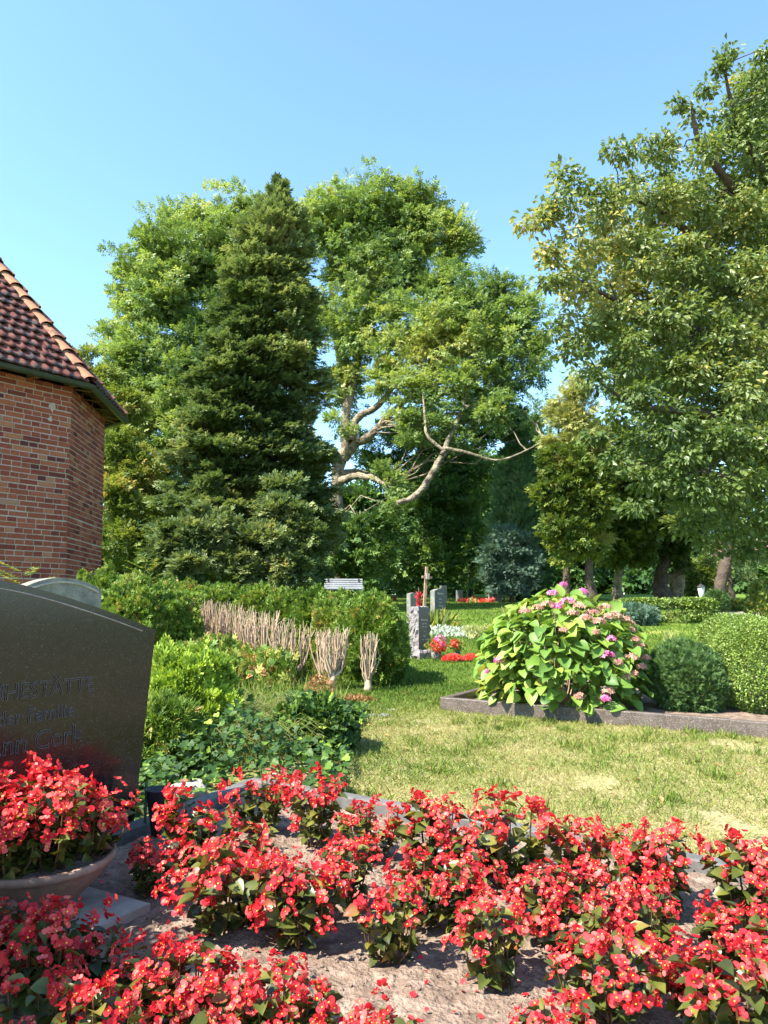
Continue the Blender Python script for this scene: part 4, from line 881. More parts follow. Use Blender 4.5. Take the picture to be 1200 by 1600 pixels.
hc = np.array([P(875, 1000, 6.15)[0], 6.15, SL*6.15 + .04]); hy = thing('hydrangea_bush', 'large lime green hydrangea bush with pink and fading flower heads', 'shrub', hc)
r = np.random.default_rng(77); HT = P(875, 925, 6.15)[2] - hc[2]; RX = 128*6.15/F
def dome(n, lo=0.0):
    d = rdir(n, r); d[:,2] = np.abs(d[:,2])*1.0 - lo*r.random(n); d /= np.linalg.norm(d, axis=1)[:,None]
    rad = RX*(1 + .12*(fbm(d+3, 2.5, 2)-.5)*2); p_ = d*rad[:,None]; p_[:,2] = .22 + np.sign(d[:,2])*np.abs(d[:,2])**.8*(HT-.24); p_[:,2] = np.maximum(p_[:,2], .06)
    p_[:,0] *= np.clip(1.0 - .16*np.clip(d[:,2],0,1)**2, .6, 1.1); return p_, d
lf = B(); HL = leaf_T(.84, .20, .28, 5)
for (n, sc0) in ((640, 1.0), (520, .86), (420, .70)):
    p_, d = dome(n, .35); p_ = p_*np.array([sc0, sc0, 1]); p_[:,2] = .05 + (p_[:,2]-.05)*sc0
    ax = d*np.array([1,1,.4]) + np.array([0,0,-.25]) + r.normal(size=(n,3))*.35; nn = d*.55 + np.array([0,0,.8]) + r.normal(size=(n,3))*.30
    lf.scatter(HL, p_ - ax*.05, basis(ax, nn), (.072 + .058*r.random(n)), np.clip(r.normal(.48,.20,n), 0, 1))
part(lf, 'leaves', M['hydrangea'], hy, True)
sb = B()
for k in range(26):
    a = r.random()*6.28; e = np.array([math.cos(a)*RX*.75*r.random()**.5, math.sin(a)*RX*.75*r.random()**.5, HT*(.6+.3*r.random())]); sb.tube(wob((e[0]*.2, e[1]*.2, 0), e, 5, .012, r), np.linspace(.007,.003,5), 5)
part(sb, 'stems', M['cutwood'], hy, True)
FL4 = multi(DIA, [(0,.2,(0,.02,0),1), (PI/2,.2,(-.02,0,0),1), (PI,.2,(0,-.02,0),1), (-PI/2,.2,(.02,0,0),1)]); FL4 = (FL4[0]*np.array([1.5,1.5,1]), FL4[1])
heads = [(863,928,.045,0),(880,914,.03,0),(910,925,.04,0),(887,941,.055,0),(870,948,.04,0),(855,946,.055,1),(820,956,.045,1),(905,948,.05,1),(925,958,.055,1),(945,950,.05,1),(960,962,.05,1),(975,968,.045,1),(935,972,.05,1),(915,966,.045,1),
         (781,1032,.045,0),(762,1050,.03,0),(760,1058,.035,0),(948,1025,.055,0),(955,998,.03,0),(930,988,.025,1),(985,1028,.055,1),(998,1010,.04,1),(1008,1028,.035,1),(985,985,.03,1),(978,1058,.04,1),(905,1088,.035,1),(945,1092,.04,0),(950,1080,.04,1),(990,1052,.03,1),(888,975,.025,1),(895,958,.04,1),(950,965,.05,1),(965,950,.04,1),(985,975,.035,1),(990,1000,.04,1),(930,955,.045,1),(840,950,.04,1),(1002,1042,.035,1),(880,985,.03,1),(965,1035,.03,1)]
for (px, py, rad, fd) in heads:
    # sit on the front of the dome
    zc = P(px, py, 6.15)[2]; best = None
    for yy in np.linspace(5.35, 6.2, 18):
        p_ = P(px, py, yy) - hc; e = (p_[0]/RX)**2 + (p_[1]/RX)**2 + (max(0, p_[2]-.3)/(HT-.30))**2
        if e < 1.0: break
    fb = B(); n = 42; d = rdir(n, r); d[:,2] = np.abs(d[:,2])*.9 - .1; d[:,1] -= .3; pos = p_ + d*rad*np.array([1,1,.75]); z_ = d + r.normal(size=(n,3))*.25
    z_ /= np.linalg.norm(z_, axis=1)[:,None]; ax = r.normal(size=(n,3)); x_ = np.cross(ax, z_); x_ /= np.linalg.norm(x_, axis=1)[:,None]; Rm = np.stack([x_, np.cross(z_, x_), z_], -1)
    fb.scatter(FL4, pos, Rm, .010 + .004*r.random(n)); part(fb, 'flower_head', M['faded'] if fd else M['floret'], hy)

# ------------------------------------------------------------------ shrubs made of small leaves
def shrub(name, label, cat, loc, size, T, ls, mat, n, pw=2.0, noise=.10, seed=1, up=.5, layers=((1,.6),(.9,.3),(.78,.2)), group=None, stem=None, axup=.0, parent=None):
    r = np.random.default_rng(seed); t = thing(name, label, cat, loc, 0, group); lf = B(); sx_, sy_, sz_ = size
    for sc0, fr in layers:
        m_ = int(n*fr); d = rdir(m_, r); e = 2/pw; q_ = np.sign(d)*np.abs(d)**e; q_ /= (np.sum(np.abs(q_)**pw, 1)**(1/pw))[:,None]
        nz_ = 1 + noise*2*(fbm(d*1.0 + seed, 3.0, 3)-.5) + r.normal(size=m_)*.02
        p_ = q_*nz_[:,None]*np.array([sx_, sy_, sz_])*sc0; p_[:,2] += sz_; k_ = p_[:,2] > .0; p_ = p_[k_]; d = d[k_]; m_ = len(p_)
        ax = d*.8 + r.normal(size=(m_,3))*.6 + np.array([0,0,axup]); nn = d*.5 + np.array([0,0,up]) + r.normal(size=(m_,3))*.5
        lf.scatter(T, p_, basis(ax, nn), ls*(.7+.6*r.random(m_)), np.clip(r.normal(.48,.22,m_), 0, 1))
    part(lf, 'foliage', M[mat], t)
    sb = B()
    for k in range(6):
        a = k*1.05 + r.random(); sb.tube(wob((math.cos(a)*.01, math.sin(a)*.01, -.02), (math.cos(a)*sx_*.6, math.sin(a)*sy_*.6, sz_*1.4), 5, sx_*.04, r), np.linspace(.02, .005, 5)*max(.4, min(1.5, sz_*2)), 5)
    part(sb, 'stems', M[stem or 'darkbark'], t, True); return t
q = onG(1183, 5.9); shrub('box_shrub', 'clipped rounded box shrub at the right edge, largest of the box shrubs', 'shrub', q, (.34,.34,.37), LEAF, .020, 'box', 26000, 2.6, .05, 201)
q = onG(1142, 7.0); shrub('box_shrub', 'clipped box shrub peeking out behind the largest one', 'shrub', q, (.30,.3,.36), LEAF, .020, 'box', 15000, 3.0, .05, 202)
q = onG(1062, 5.95); shrub('yew_shrub', 'low loose dark yew shrub between hydrangea and box', 'shrub', q, (.27,.26,.27), SPRAY, .045, 'yew', 9000, 2.2, .22, 203, axup=.5)
# far low hedge, juniper and friends
q = onG(1034, 17.3); shrub('box_hedge', 'long low clipped hedge beyond the hydrangea', 'hedge', q, (1.08,.55,.26), LEAF, .055, 'box', 24000, 5.0, .05, 204)
q = onG(985, 16.2); shrub('juniper_shrub', 'flat silver blue juniper at the left end of the low hedge', 'shrub', q, (.48,.4,.19), SPRAY, .13, 'blue', 3500, 2, .3, 205)
q = onG(1116, 21); shrub('round_shrub', 'small round dark shrub right of the lamp post', 'shrub', q, (.30,.3,.32), SPRAY, .10, 'yew', 3500, 2, .1, 206)
q = onG(1195, 9.6); shrub('golden_shrub', 'pale yellow green shrub at the right edge under the linden', 'shrub', q, (.26,.3,.50), LEAF, .05, 'yellowgreen', 5000, 2.2, .25, 207)
q = onG(1150, 22); shrub('ground_shrub', 'low yellowish planting beside the pale path', 'shrub', q, (1.2,.5,.16), LEAF, .07, 'yellowgreen', 7000, 2.5, .3, 208)
q = onG(1100, 34); shrub('broadleaf_shrub', 'bright yellow green bush far away behind the lamp post', 'shrub', q, (1.0,.9,.85), ASH_T, .3, 'yellowgreen', 3500, 2.0, .3, 209)
q = onG(1132, 24); t = simple_tree('conifer_tree', 'dark drooping conifer in the far right gap', 'tree', 1140, 26, [(1140,860,26,30),(1130,885,26,22),(1155,890,26,24),(1120,850,26,26),(1170,860,26,28)], SPRAY, .22, 'conifer', .3, 50, 16, (.14,None), 'darkbark', 210, nb=0)
q = onG(1168, 15.5); shrub('hedge_plant', 'thin straw yellow plant stalk beside the box shrubs', 'plant', onG(1045, 9.0), (.05,.05,.16), UPSPRAY, .16, 'golden', 60, 2, .2, 211, axup=2.5)
# path at the right
ctr = [G(1215, 962), G(1150, 963), G(1104, 962), G(1100, 956), G(1150, 953.5), G(1215, 953)]
tag(link('path', B().add([(p_[0], p_[1], SL*p_[1]+.03) for p_ in ctr], [[(0,1,2,3,4,5)][::-1]]).mesh('path', [M['path']])), 'pale sunlit gravel path at the right', kind='structure')
# lamp post
o = onG(1093, 24); t = thing('lamp_post', 'small white lantern on a thin post beyond the low hedge', 'lamp post', o)
q = B(); q.tube([(0,0,0),(0,0,.75)], .025, 8); part(q, 'post', M['whitepaint'], t); zt = P(1093, 915, 24)[2] - o[2]
q = B(); q.tube([(0,0,.7),(0,0,zt-.35)], .02, 8); q.lathe([(0,zt-.35),(.07,zt-.35),(.12,zt-.05),(0,zt-.05)], seg=10); part(q, 'lantern', M['lampglass'], t)
q = B(); q.lathe([(0,zt+.08),(.15,zt-.05),(0,zt-.05)], seg=10); part(q, 'lantern_cap', M['darkmetal'], t)
# far house
o = onG(1108, 62); t = thing('house', 'pale red house wall glimpsed far away under the linden', 'house', o)
q = B(); q.box((0,0,1.4), (9,5,2.9)); part(q, 'wall', M['pinkwall'], t)
q = B(); q.add([(-4.8,-2.8,2.85),(4.8,-2.8,2.85),(4.8,2.8,2.85),(-4.8,2.8,2.85),(-4.8,0,5.2),(4.8,0,5.2)], [[(0,1,5,4),(2,3,4,5)]]).add([(-4.8,-2.8,2.85),(-4.8,2.8,2.85),(-4.8,0,5.2),(4.8,-2.8,2.85),(4.8,2.8,2.85),(4.8,0,5.2)], [[(0,2,1),(3,4,5)]]); part(q, 'roof', M['roofred'], t)
for xx in (-2.2, .6, 2.6):
    q = B(); q.box((xx,-2.53,1.5), (.9,.08,1.1)); part(q, 'window', M['darkmetal'], t)

# ------------------------------------------------------------------ headstones on the lawn
def slab_poly(w_, h, arch):
    return [(-w_/2, -.1)] + [(-w_/2 + w_*k/12, h - arch + arch*math.sin(PI*k/12)) for k in range(13)] + [(w_/2, -.1)]
def headstone(label, px, Yd, top, w_, dep, ang, arch, mat, facem, text=None, cat='headstone', rough=0, group='headstones on the lawn'):
    o = onG(px, Yd); h = P(px, top, Yd)[2] - o[2]; t = thing('headstone', label, cat, o, ang, group)
    q = B(); q.prism(slab_poly(w_, h, arch), -dep/2, dep/2); me = q.mesh('slab', [mat, facem])
    for p_ in me.polygons:
        if p_.normal.y < -.5: p_.material_index = 1
    link('slab', me, t); return t, h
# rough column with a brown face; its left, sunlit flank is split stone
o = onG(655, 9.95); hR = P(655, 948, 9.95)[2] - o[2]; AR = math.radians(38)
t = thing('headstone', 'rough split grey pillar headstone with brown lettered face and flower vases before it', 'headstone', o, AR, 'headstones on the lawn')
def rough_block(w_, d_, h, n=7, m=14, amp=.012, seed=1, mats=None, z0=-.05):
    r = np.random.default_rng(seed); V = []; ring = []
    per = [(-w_/2,-d_/2),(w_/2,-d_/2),(w_/2,d_/2),(-w_/2,d_/2)]; pts = []
    for i_ in range(4):
        a, b__ = np.array(per[i_]), np.array(per[(i_+1) % 4])
        for k in range(n): pts.append((a + (b__-a)*k/n, i_))
    L_ = len(pts); Q = []; MI = []
    for j_ in range(m+1):
        z = z0 + (h-z0)*j_/m; sc0 = 1 - .10*max(0, j_/m - .85)/.15
        for (p_, s_) in pts:
            a_ = amp if s_ != 0 else amp*.05
            V.append((p_[0]*sc0 + r.normal()*a_, p_[1]*sc0 + (r.normal()*a_ if s_ != 0 else 0), z + (r.normal()*amp*.5 if j_ else 0)))
    for j_ in range(m):
        for k in range(L_):
            Q.append((j_*L_+k, j_*L_+(k+1) % L_, (j_+1)*L_+(k+1) % L_, (j_+1)*L_+k)); MI.append(1 if pts[k][1] == 0 else 0)
    V.append((0,0,h+.01)); c = len(V)-1
    q = B().add(V, [Q], np.array(MI)); q.add(V, [[(m*L_+k, m*L_+(k+1) % L_, c) for k in range(L_)]], 0); return q
q = rough_block(.20, .19, hR, seed=4, amp=.010); part(q, 'slab', [M['roughgranite'], M['faceg']], t)
q = rough_block(.30, .34, .10, seed=5, amp=.012, m=4); s_ = part(q, 'plinth', [M['roughgranite'], M['roughgranite']], t)
for txt, sz, zz in (('KNUT', .020, .50), ('Behrens', .036, .42), ('geb. Ihls', .024, .38), ('1928 - 2011', .020, .345), ('+', .03, .29), ('Paul', .026, .24), ('1925 - 1997', .018, .20)):
    if txt != 'KNUT': facetext(txt, sz, 0, zz*hR/.58, t, M['white_letters'], False, 0, -.19/2 - .0035)
# second row
t, h = headstone('dark headstone with arched top standing behind the rough pillar, right of the cross', 684, 17.5, 920, .34, .16, math.radians(35), .05, M['greystone'], M['blackface'])
for txt, sz, zz in (('Clausen', .055, .62), ('Anna', .04, .50), ('1931', .035, .42), ('Hans', .04, .34)):
    facetext(txt, sz, 0, zz*h/.75, t, M['white_letters'], False, 0, -.085)
t, h = headstone('slim grey headstone half hidden behind the rough pillar, left of the cross', 645, 16.5, 926, .26, .13, math.radians(38), .03, M['greystone'], M['greystone'])
for lb_, px, Yd, top, w_ in [('narrow pale stele at the lawn end, taller of the pair', 692, 29, 915, .22), ('narrow pale stele at the lawn end, shorter of the pair', 717, 29.5, 922, .20)]:
    headstone(lb_, px, Yd, top, w_, .2, math.radians(20), .0, M['greystone'], M['greystone'])
headstone('broad dark headstone at the foot of the blue green conifer', 772, 29, 925, .5, .15, .2, .02, M['greystone'], M['blackface'])
headstone('low grey headstone in deep shade right of the columnar cypress', 905, 29, 925, .5, .15, .2, .05, M['greystone'], M['greystone'])
# leaning wooden cross
o = onG(660, 15.2); t = thing('wooden_cross', 'leaning weathered wooden grave cross behind the rough pillar headstone', 'cross', o)
zt = P(663, 885, 15.2)[2] - o[2]; q = B(); q.box((0,0,zt/2), (.055,.04,zt)); part(q, 'post', M['crosswood'], t)
q = B(); q.box((0,-.041,zt-.22), (.22,.035,.05)); part(q, 'crossbar', M['crosswood'], t); t.rotation_euler = (0, math.radians(4.5), .35)
q = B(); q.box((0,-.078,zt-.20), (.07,.03,.12)); part(q, 'figure_plaque', M['palestone'], t)
# red torch lily / lantern behind the rough stone
o = onG(654, 11.2); z1 = P(655, 918, 11.2)[2] - o[2]; t = thing('torch_plant', 'dark red spiky flower stem rising behind the rough pillar headstone', 'plant', o)
q = B(); q.tube([(0,0,0),(.01,0,z1*.6),(.0,0,z1)], [.008,.008,.012], 6); part(q, 'stem', M['darkbark'], t)
q = B(); r = np.random.default_rng(8); n = 60; q.scatter(NDL, np.c_[r.normal(size=(n,2))*.012, z1-.35 + r.random(n)*.24], basis(np.c_[r.normal(size=(n,2))*.5, np.ones(n)], rdir(n, r)), .06 + .05*r.random(n)); part(q, 'red_leaves', M['petal'], t)
# vases with flowers at the rough stone
def vase_bouquet(px, Yd, wpx, hpx, label, seed, mixm):
    r = np.random.default_rng(seed); o = onG(px, Yd); s = Yd/F; t = thing('flower_vase', label, 'flower vase', o, 0, 'vases at the rough headstone'); rr = wpx*s/2; hh = hpx*s
    q = B(); q.lathe([(0,0),(rr*.35,0),(rr*.5,hh*.38),(rr*.42,hh*.38),(0,hh*.2)], seg=14); part(q, 'vase', M['greystone'] if seed % 2 else M['darkmetal'], t, True)
    q = B(); n = 260; d = rdir(n, r); p_ = d*np.array([rr, rr, hh*.3])*(r.random(n)**.4)[:,None] + [0,0,hh*.68]; q.scatter(LEAF, p_, basis(d + r.normal(size=(n,3))*.4, rdir(n, r)), .028 + .012*r.random(n)); part(q, 'leaves', M['yellowgreen'], t)
    for mm in mixm:
        q = B(); c = np.array([r.uniform(-.5,.5)*rr, -rr*.5, hh*(.6+.3*r.random())]); n = 70; d = rdir(n, r); q.scatter(FL4, c + d*rr*.55, basis(r.normal(size=(n,3)), d), .014 + .004*r.random(n)); part(q, 'blossoms', M[mm], t)
vase_bouquet(680, 9.6, 34, 34, 'grey vase with pink and red bouquet right beside the rough pillar headstone', 1, ['floret','redflower','redflower'])
vase_bouquet(712, 9.7, 22, 32, 'dark vase with small red bouquet, right of the pink and red one', 2, ['redflower'])
for px, Yd, wpx, lb_ in [(706, 9.45, 34, 'low red begonia patch in front of the vases, left one'), (734, 9.5, 22, 'low red begonia patch nearest the hydrangea')]:
    r = np.random.default_rng(int(px)); o = onG(px, Yd); t = thing('begonia_patch', lb_, 'flowers', o, 0, 'red patches at the rough headstone'); n = 420; rr = wpx*Yd/F/2
    p_ = rdir(n, r)*np.array([rr, .1, .07]); p_[:,2] = np.abs(p_[:,2]) + .02; q = B(); q.scatter(FL4, p_, basis(r.normal(size=(n,3)), rdir(n, r) + [0,-.5,1]), .014); part(q, 'blossoms', M['redflower'], t)
    q = B(); p_ = rdir(n, r)*np.array([rr*1.05, .1, .05]); p_[:,2] = np.abs(p_[:,2]); q.scatter(LEAF, p_, basis(rdir(n, r), rdir(n, r) + [0,0,1]), .025); part(q, 'leaves', M['dark'], t)
# silver plants strip and far flower strips
def strip(px0, px1, Yd, n, T, ls, mat, h, name, label, seed, depth=.3, axup=1.0):
    r = np.random.default_rng(seed); a = onG(px0, Yd); b__ = onG(px1, Yd); f = r.random(n)[:,None]; p_ = a + (b__-a)*f; p_[:,1] += r.normal(size=n)*depth; p_[:,2] = gz(0, p_[:,1]) + r.random(n)*h*(.5 + fbm(p_, 3, 2))
    q = B(); q.scatter(T, p_, basis(r.normal(size=(n,3))*.6 + [0,0,axup], rdir(n, r)), ls*(.6+.8*r.random(n))); return tag(part(q, name, M[mat], None), label, name.replace('_',' '), kind='stuff')
strip(672, 735, 13.5, 1500, DIA, .06, 'silverplant', .10, 'silver_groundcover', 'silver white low plants behind the rough headstone', 301)
strip(725, 775, 13.3, 900, UPSPRAY, .12, 'golden', .08, 'dry_groundcover', 'dry yellowish low growth behind the hydrangea', 302)
strip(655, 700, 14.5, 160, NDL, .35, 'yellowgreen', .05, 'wild_stalks', 'thin green stalks by the arched headstone', 303)
strip(560, 618, 30, 600, FL4, .06, 'deadleaf', .18, 'reddish_groundcover', 'reddish brown low plants at the lawn end by the bench', 304, .3)
strip(715, 768, 29, 220, FL4, .06, 'redflower', .12, 'distant_flowers', 'small red flowers at the foot of the shorter stele', 305, .3)
strip(730, 745, 29, 150, FL4, .06, 'golden', .12, 'distant_yellow_flowers', 'small yellow flowers beside the distant red ones', 306, .3)
strip(842, 870, 29, 250, FL4, .06, 'redflower', .10, 'shaded_red_flowers', 'red flowers in shade below the columnar cypress', 307, .3)
q = onG(680, 16.6); shrub('small_plant', 'small yellow green plant at the foot of the arched headstone', 'plant', onG(688, 15.8), (.18,.14,.16), LEAF, .05, 'yellowgreen', 500, 2, .3, 308)

# ------------------------------------------------------------------ bench
o = onG(537, 26.5); t = thing('park_bench', 'white slatted park bench facing the lawn', 'bench', o, .06)
W_ = 60*26.5/F; zt = P(537, 904, 26.5)[2] - o[2]; zs = P(537, 921, 26.5)[2] - o[2]
for k in range(5):
    q = B(); z = zs + .06 + (zt-zs-.08)*k/4; q.box((0, .22 + .03*k, z), (W_, .025, .055)); part(q, 'back_slat', M['whitepaint'], t)
for k in range(4):
    q = B(); q.box((0, -.22 + .12*k, zs), (W_*1.02, .09, .03)); part(q, 'seat_slat', M['whitepaint'], t)
for sx_ in (-1, 1):
    q = B(); q.box((sx_*W_*.4, -.18, zs/2-.02), (.06,.06,zs)); q.box((sx_*W_*.4, .2, zs/2-.02), (.06,.06,zs)); q.box((sx_*W_*.4, .01, zs-.05), (.06,.42,.05)); q.box((sx_*W_*.4, .30, (zs+zt)/2), (.05,.04,zt-zs)); part(q, 'leg', M['darkmetal'], t)
# ------------------------------------------------------------------ thuja hedge with cut bare stems
A0 = np.array(onG(583, 7.15)); A1 = np.array(onG(300, 10.4)); hv = (A1-A0)[:2]; hv /= np.linalg.norm(hv); hper = np.array([hv[1], -hv[0]]); hper = hper if hper[1] > 0 else -hper
def mk_thuja(seed, size, lab):
    return shrub('thuja_shrub', lab, 'hedge shrub', (0,0,0), size, LACE, .062, 'thuja', 12000, 2.2, .52, seed, axup=.8, group='thuja hedge', stem='cutwood')
ths = [mk_thuja(400, (.25,.25,.41), 'x'), mk_thuja(401, (.36,.28,.42), 'x'), mk_thuja(402, (.33,.30,.41), 'x')]
def hpt(s, off): p_ = A0[:2] + hv*s + hper*off; return (p_[0], p_[1], SL*p_[1])
hl = [(.18,.16,0,1.0,'green thuja shrub at the right free end of the hedge beside the lawn'),(.55,.34,1,.98,'thuja shrub second from the lawn end of the hedge'),(1.15,.45,2,1.0,'thuja shrub behind the first upright bare stems, third from the lawn end'),
      (1.75,.5,0,1.02,'thuja shrub behind the middle of the bare stems'),(2.4,.5,1,1.0,'thuja shrub behind the densest bare stems'),(3.0,.45,2,1.05,'thuja shrub at the left end of the bare stems'),
      (3.6,.2,1,1.05,'thuja shrub left of the bare stems with brownish tips'),(4.2,.1,0,1.08,'thuja shrub below the little ash sapling'),(4.8,.0,2,1.1,'leftmost thuja shrub below the chapel corner')]
us_ = set()
for (s, off, k, sc0, lb_) in hl:
    if k in us_: dup(ths[k], hpt(s, off), s*2.1, sc0, lb_, 'thuja hedge')
    else: us_.add(k); ths[k].location = hpt(s, off); ths[k].rotation_euler.z = s*2.1; ths[k].scale = (sc0,)*3; ths[k]['label'] = lb_
for (px, Yd, sz, lb_) in [(262,8.3,(.36,.34,.44),'olive thuja shrub between the black headstone and the bare stems'),(215,8.0,(.36,.34,.48),'loose thuja shrub right of the small pale headstone'),(160,8.6,(.34,.34,.52),'thuja shrub under the chapel wall, behind the black headstone')]:
    shrub('thuja_shrub', lb_, 'hedge shrub', onG(px, Yd), sz, LACE, .062, 'thuja', 12000, 2.1, .55, int(px), axup=.8, group='thuja hedge', stem='cutwood')
def bare(seed, label, h, nst, spread):
    r = np.random.default_rng(seed); t = thing('cut_thuja_trunk', label, 'bare shrub', (0,0,0), 0, 'cut bare thuja trunks'); q = B(); hb = h*.38
    hb = h*r.uniform(.16,.30); tr = wob((0,0,-.03), (r.normal()*.01, 0, hb), 6, .008, r); q.tube(tr, np.linspace(.036, .028, 6)*(1+.1*r.normal(size=6)), 8, var=.6); part(q, 'trunk', M['cutwood'], t, True); q = B()
    for k in range(nst):
        a = r.random()*2*PI; rr = spread*r.random()**.6; top = np.array([math.cos(a)*rr*1.5 + r.normal()*.022, math.sin(a)*rr*.8 + r.normal()*.02, h*((.80 + .28*r.random()**.6) if r.random() < .75 else r.uniform(.5,.8))]); st = tr[-1-int(r.integers(0,3))]
        f_ = r.uniform(.35,.95); mid = np.array([top[0]*f_, top[1]*f_, hb + (h-hb)*r.uniform(.08,.5)]); pts = np.array([st, (st+mid)/2 + r.normal(size=3)*.005, mid, mid + (top-mid)*.5 + r.normal(size=3)*.014, top]); q.tube(pts, np.linspace(.011,.0036,5)*(.6+.6*r.random()), 5, var=.2+.6*r.random())
        if r.random() < .6: 
            e = mid + (top-mid)*.4; q.tube(np.array([e, e + [r.normal()*.02, r.normal()*.01, .05], e + [r.normal()*.03, r.normal()*.01, (h-e[2])*.8]]), [.005,.004,.003], 4, var=.2+.6*r.random())
    part(q, 'stems', M['cutwood'], t, True); return t
bs = [(577,6.95,.50,18,.07,'lone cut trunk with short forked stems at the lawn end'),(522,7.0,.55,30,.10,'cut trunk with a dense upright brush of stems, second from the lawn end'),(503,7.45,.53,14,.07,'thin cut trunk squeezed behind the second one'),
      (462,7.5,.55,18,.11,'cut trunk with wide forked stems right of the dense stem row'),(440,7.8,.58,22,.12,'cut trunk with stems crossing its wide forked neighbour'),(418,8.1,.62,26,.13,'cut trunk with pale thick base in the middle of the stem row'),(398,8.35,.63,26,.13,'cut trunk with reddish stems left of the pale based one'),
      (378,8.6,.66,28,.14,'cut trunk with fine straight stems in the left half of the row'),(358,8.8,.68,30,.14,'cut trunk with the tallest dense stems of the row'),(338,9.0,.69,30,.14,'cut trunk with stems fanned evenly, third from the left end'),(318,9.2,.70,26,.12,'cut trunk with crowded stems, second from the left end'),(298,9.3,.74,16,.08,'leftmost cut trunk with one bare stem standing apart')]
bs = [(a_, b__, c_*1.06, int(d_*1.35), e_*1.1, f_) for a_, b__, c_, d_, e_, f_ in bs]
for k, (px, Yd, h, n, sp_, lb_) in enumerate(bs):
    t = bare(500+k, lb_, h, n, sp_); t.location = Vector(onG(px, Yd).tolist())
IV = (np.array([(0,0,0),(.35,-.05,.04),(.55,.25,.05),(.30,.40,.0),(.38,.72,.04),(0,1,-.08),(-.38,.72,.04),(-.30,.40,.0),(-.55,.25,.05),(-.35,-.05,.04),(0,.4,-.03)]),
      [[(0,1,10),(1,2,10),(2,3,10),(3,4,10),(4,5,10),(5,6,10),(6,7,10),(7,8,10),(8,9,10),(9,0,10)]])
# lime dwarf conifer, fern like sapling, ivy, wild grass, dead foliage
shrub('dwarf_conifer', 'bright lime yellow dwarf conifer right of the black headstone', 'shrub', onG(292, 4.75), (.27,.24,.30), LACE, .065, 'lime', 9500, 2.2, .50, 601, axup=1.1, layers=((1,.5),(.85,.35),(.65,.3)))
shrub('dwarf_conifer', 'olive dwarf conifer with brown inner twigs at the foot of the lime one', 'shrub', onG(262, 4.25), (.18,.18,.19), SPRAY, .075, 'thuja', 2600, 2.2, .3, 602, axup=.3)
shrub('ivy_bush', 'domed clump of ivy at the lawn edge behind the kerb corner', 'shrub', onG(497, 4.75), (.25,.24,.16), IV, .040, 'ivy', 2600, 2.2, .3, 640)
def sapling(px, Yd, h, label, seed):
    r = np.random.default_rng(seed); o = onG(px, Yd); t = thing('ash_sapling', label, 'sapling', o); q = B(); q.tube(wob((0,0,0), (.05,0,h), 6, .01, r), np.linspace(.008,.003,6), 5); part(q, 'stem', M['stem'], t, True)
    q = B()
    for k in range(16):
        z = h*(.55 + .45*k/15); a = r.random()*6.28; d = np.array([math.cos(a), math.sin(a), .45]); L_ = .22*(1.1-.3*r.random())
        for j_ in range(6):
            c = np.array([.05*z/h,0,z]) + d*L_*(j_+1)/6; sd_ = np.cross(d, [0,0,1]); ax = np.array([sd_*1 + d*.7, -sd_ + d*.7]); q.scatter(LEAF, np.array([c,c]), basis(ax, np.array([[0,0,1.]]*2) + r.normal(size=(2,3))*.2), np.array([.06,.06]))
    part(q, 'leaves', M['yellowgreen'], t)
strip(285, 470, 7.6, 3800, LACE, .085, 'thuja', .34, 'wild_herbs', 'feathery light green wild growth in front of the bare stems', 605, .35, 1.3)
sapling(222, 8.6, P(225, 880, 8.6)[2] - SL*8.6, 'ash sapling with feathery leaves rising above the hedge near the chapel', 1)
sapling(30, 6.2, P(30, 890, 6.2)[2] - SL*6.2 - .03, 'leafy sapling above the black headstone at the left edge', 2)
sapling(95, 5.6, P(95, 915, 5.6)[2] - SL*5.6 - .08, 'low leafy shoots in front of the small pale headstone', 3)
def poly_area(n, pts, r):
    pts = np.array(pts, float); out = []; lo, hi = pts.min(0), pts.max(0)
    while len(out) < n:
        p_ = lo + (hi-lo)*r.random((n*2, 2)); ins = np.zeros(len(p_), bool); j_ = len(pts)-1
        for i_ in range(len(pts)):
            a, b__ = pts[i_], pts[j_]; c = ((a[1] > p_[:,1]) != (b__[1] > p_[:,1])) & (p_[:,0] < (b__[0]-a[0])*(p_[:,1]-a[1])/(b__[1]-a[1]+1e-12) + a[0]); ins ^= c; j_ = i_
        out += list(p_[ins])
    return np.array(out[:n])
area = [bp2(-.1,1.3), bp2(-.1,.0), bp2(.02,-.09), bp2(.42,-.09), G(548,1175)[:2], G(575,1120)[:2], G(550,1090)[:2], G(400,1050)[:2], G(290,1040)[:2], G(180,1100)[:2]]
r = np.random.default_rng(71); n = 10500; p2 = poly_area(n, area, r); hm = .10 + .55*np.clip(fbm(np.c_[p2, p2[:,0]*0], 2.0, 2)-.3, 0, 1)
# mound between hedge and bed
ed = np.clip((1 - np.abs(p2[:,0] + .75)/.9), .25, 1)*np.clip((6.6 - p2[:,1])/1.5, .2, 1); z_ = SL*p2[:,1] + r.random(n)**.6*hm*ed*1.3 + .01
q = B(); vv = np.clip(r.normal(.42,.2,n) + .45*(fbm(np.c_[p2, z_], 4, 2)-.5), 0, 1); q.scatter(IV, np.c_[p2, z_], basis(r.normal(size=(n,3))*[1,1,.3] + [0,-.4,-.3], r.normal(size=(n,3))*.45 + [-.1,-.35,1]), .026 + .024*r.random(n), vv)
tag(part(q, 'ivy', M['ivy'], None), 'glossy ivy covering the ground between hedge and begonia bed', 'ivy', kind='stuff')
q = B(); n = 2600; p2 = poly_area(n, [G(360,1130)[:2], G(500,1120)[:2], G(560,1090)[:2], G(480,1035)[:2], G(380,1040)[:2]], r); cl = fbm(np.c_[p2, p2[:,0]*0], 3, 2); k_ = cl > .42; p2 = p2[k_]; n = len(p2)
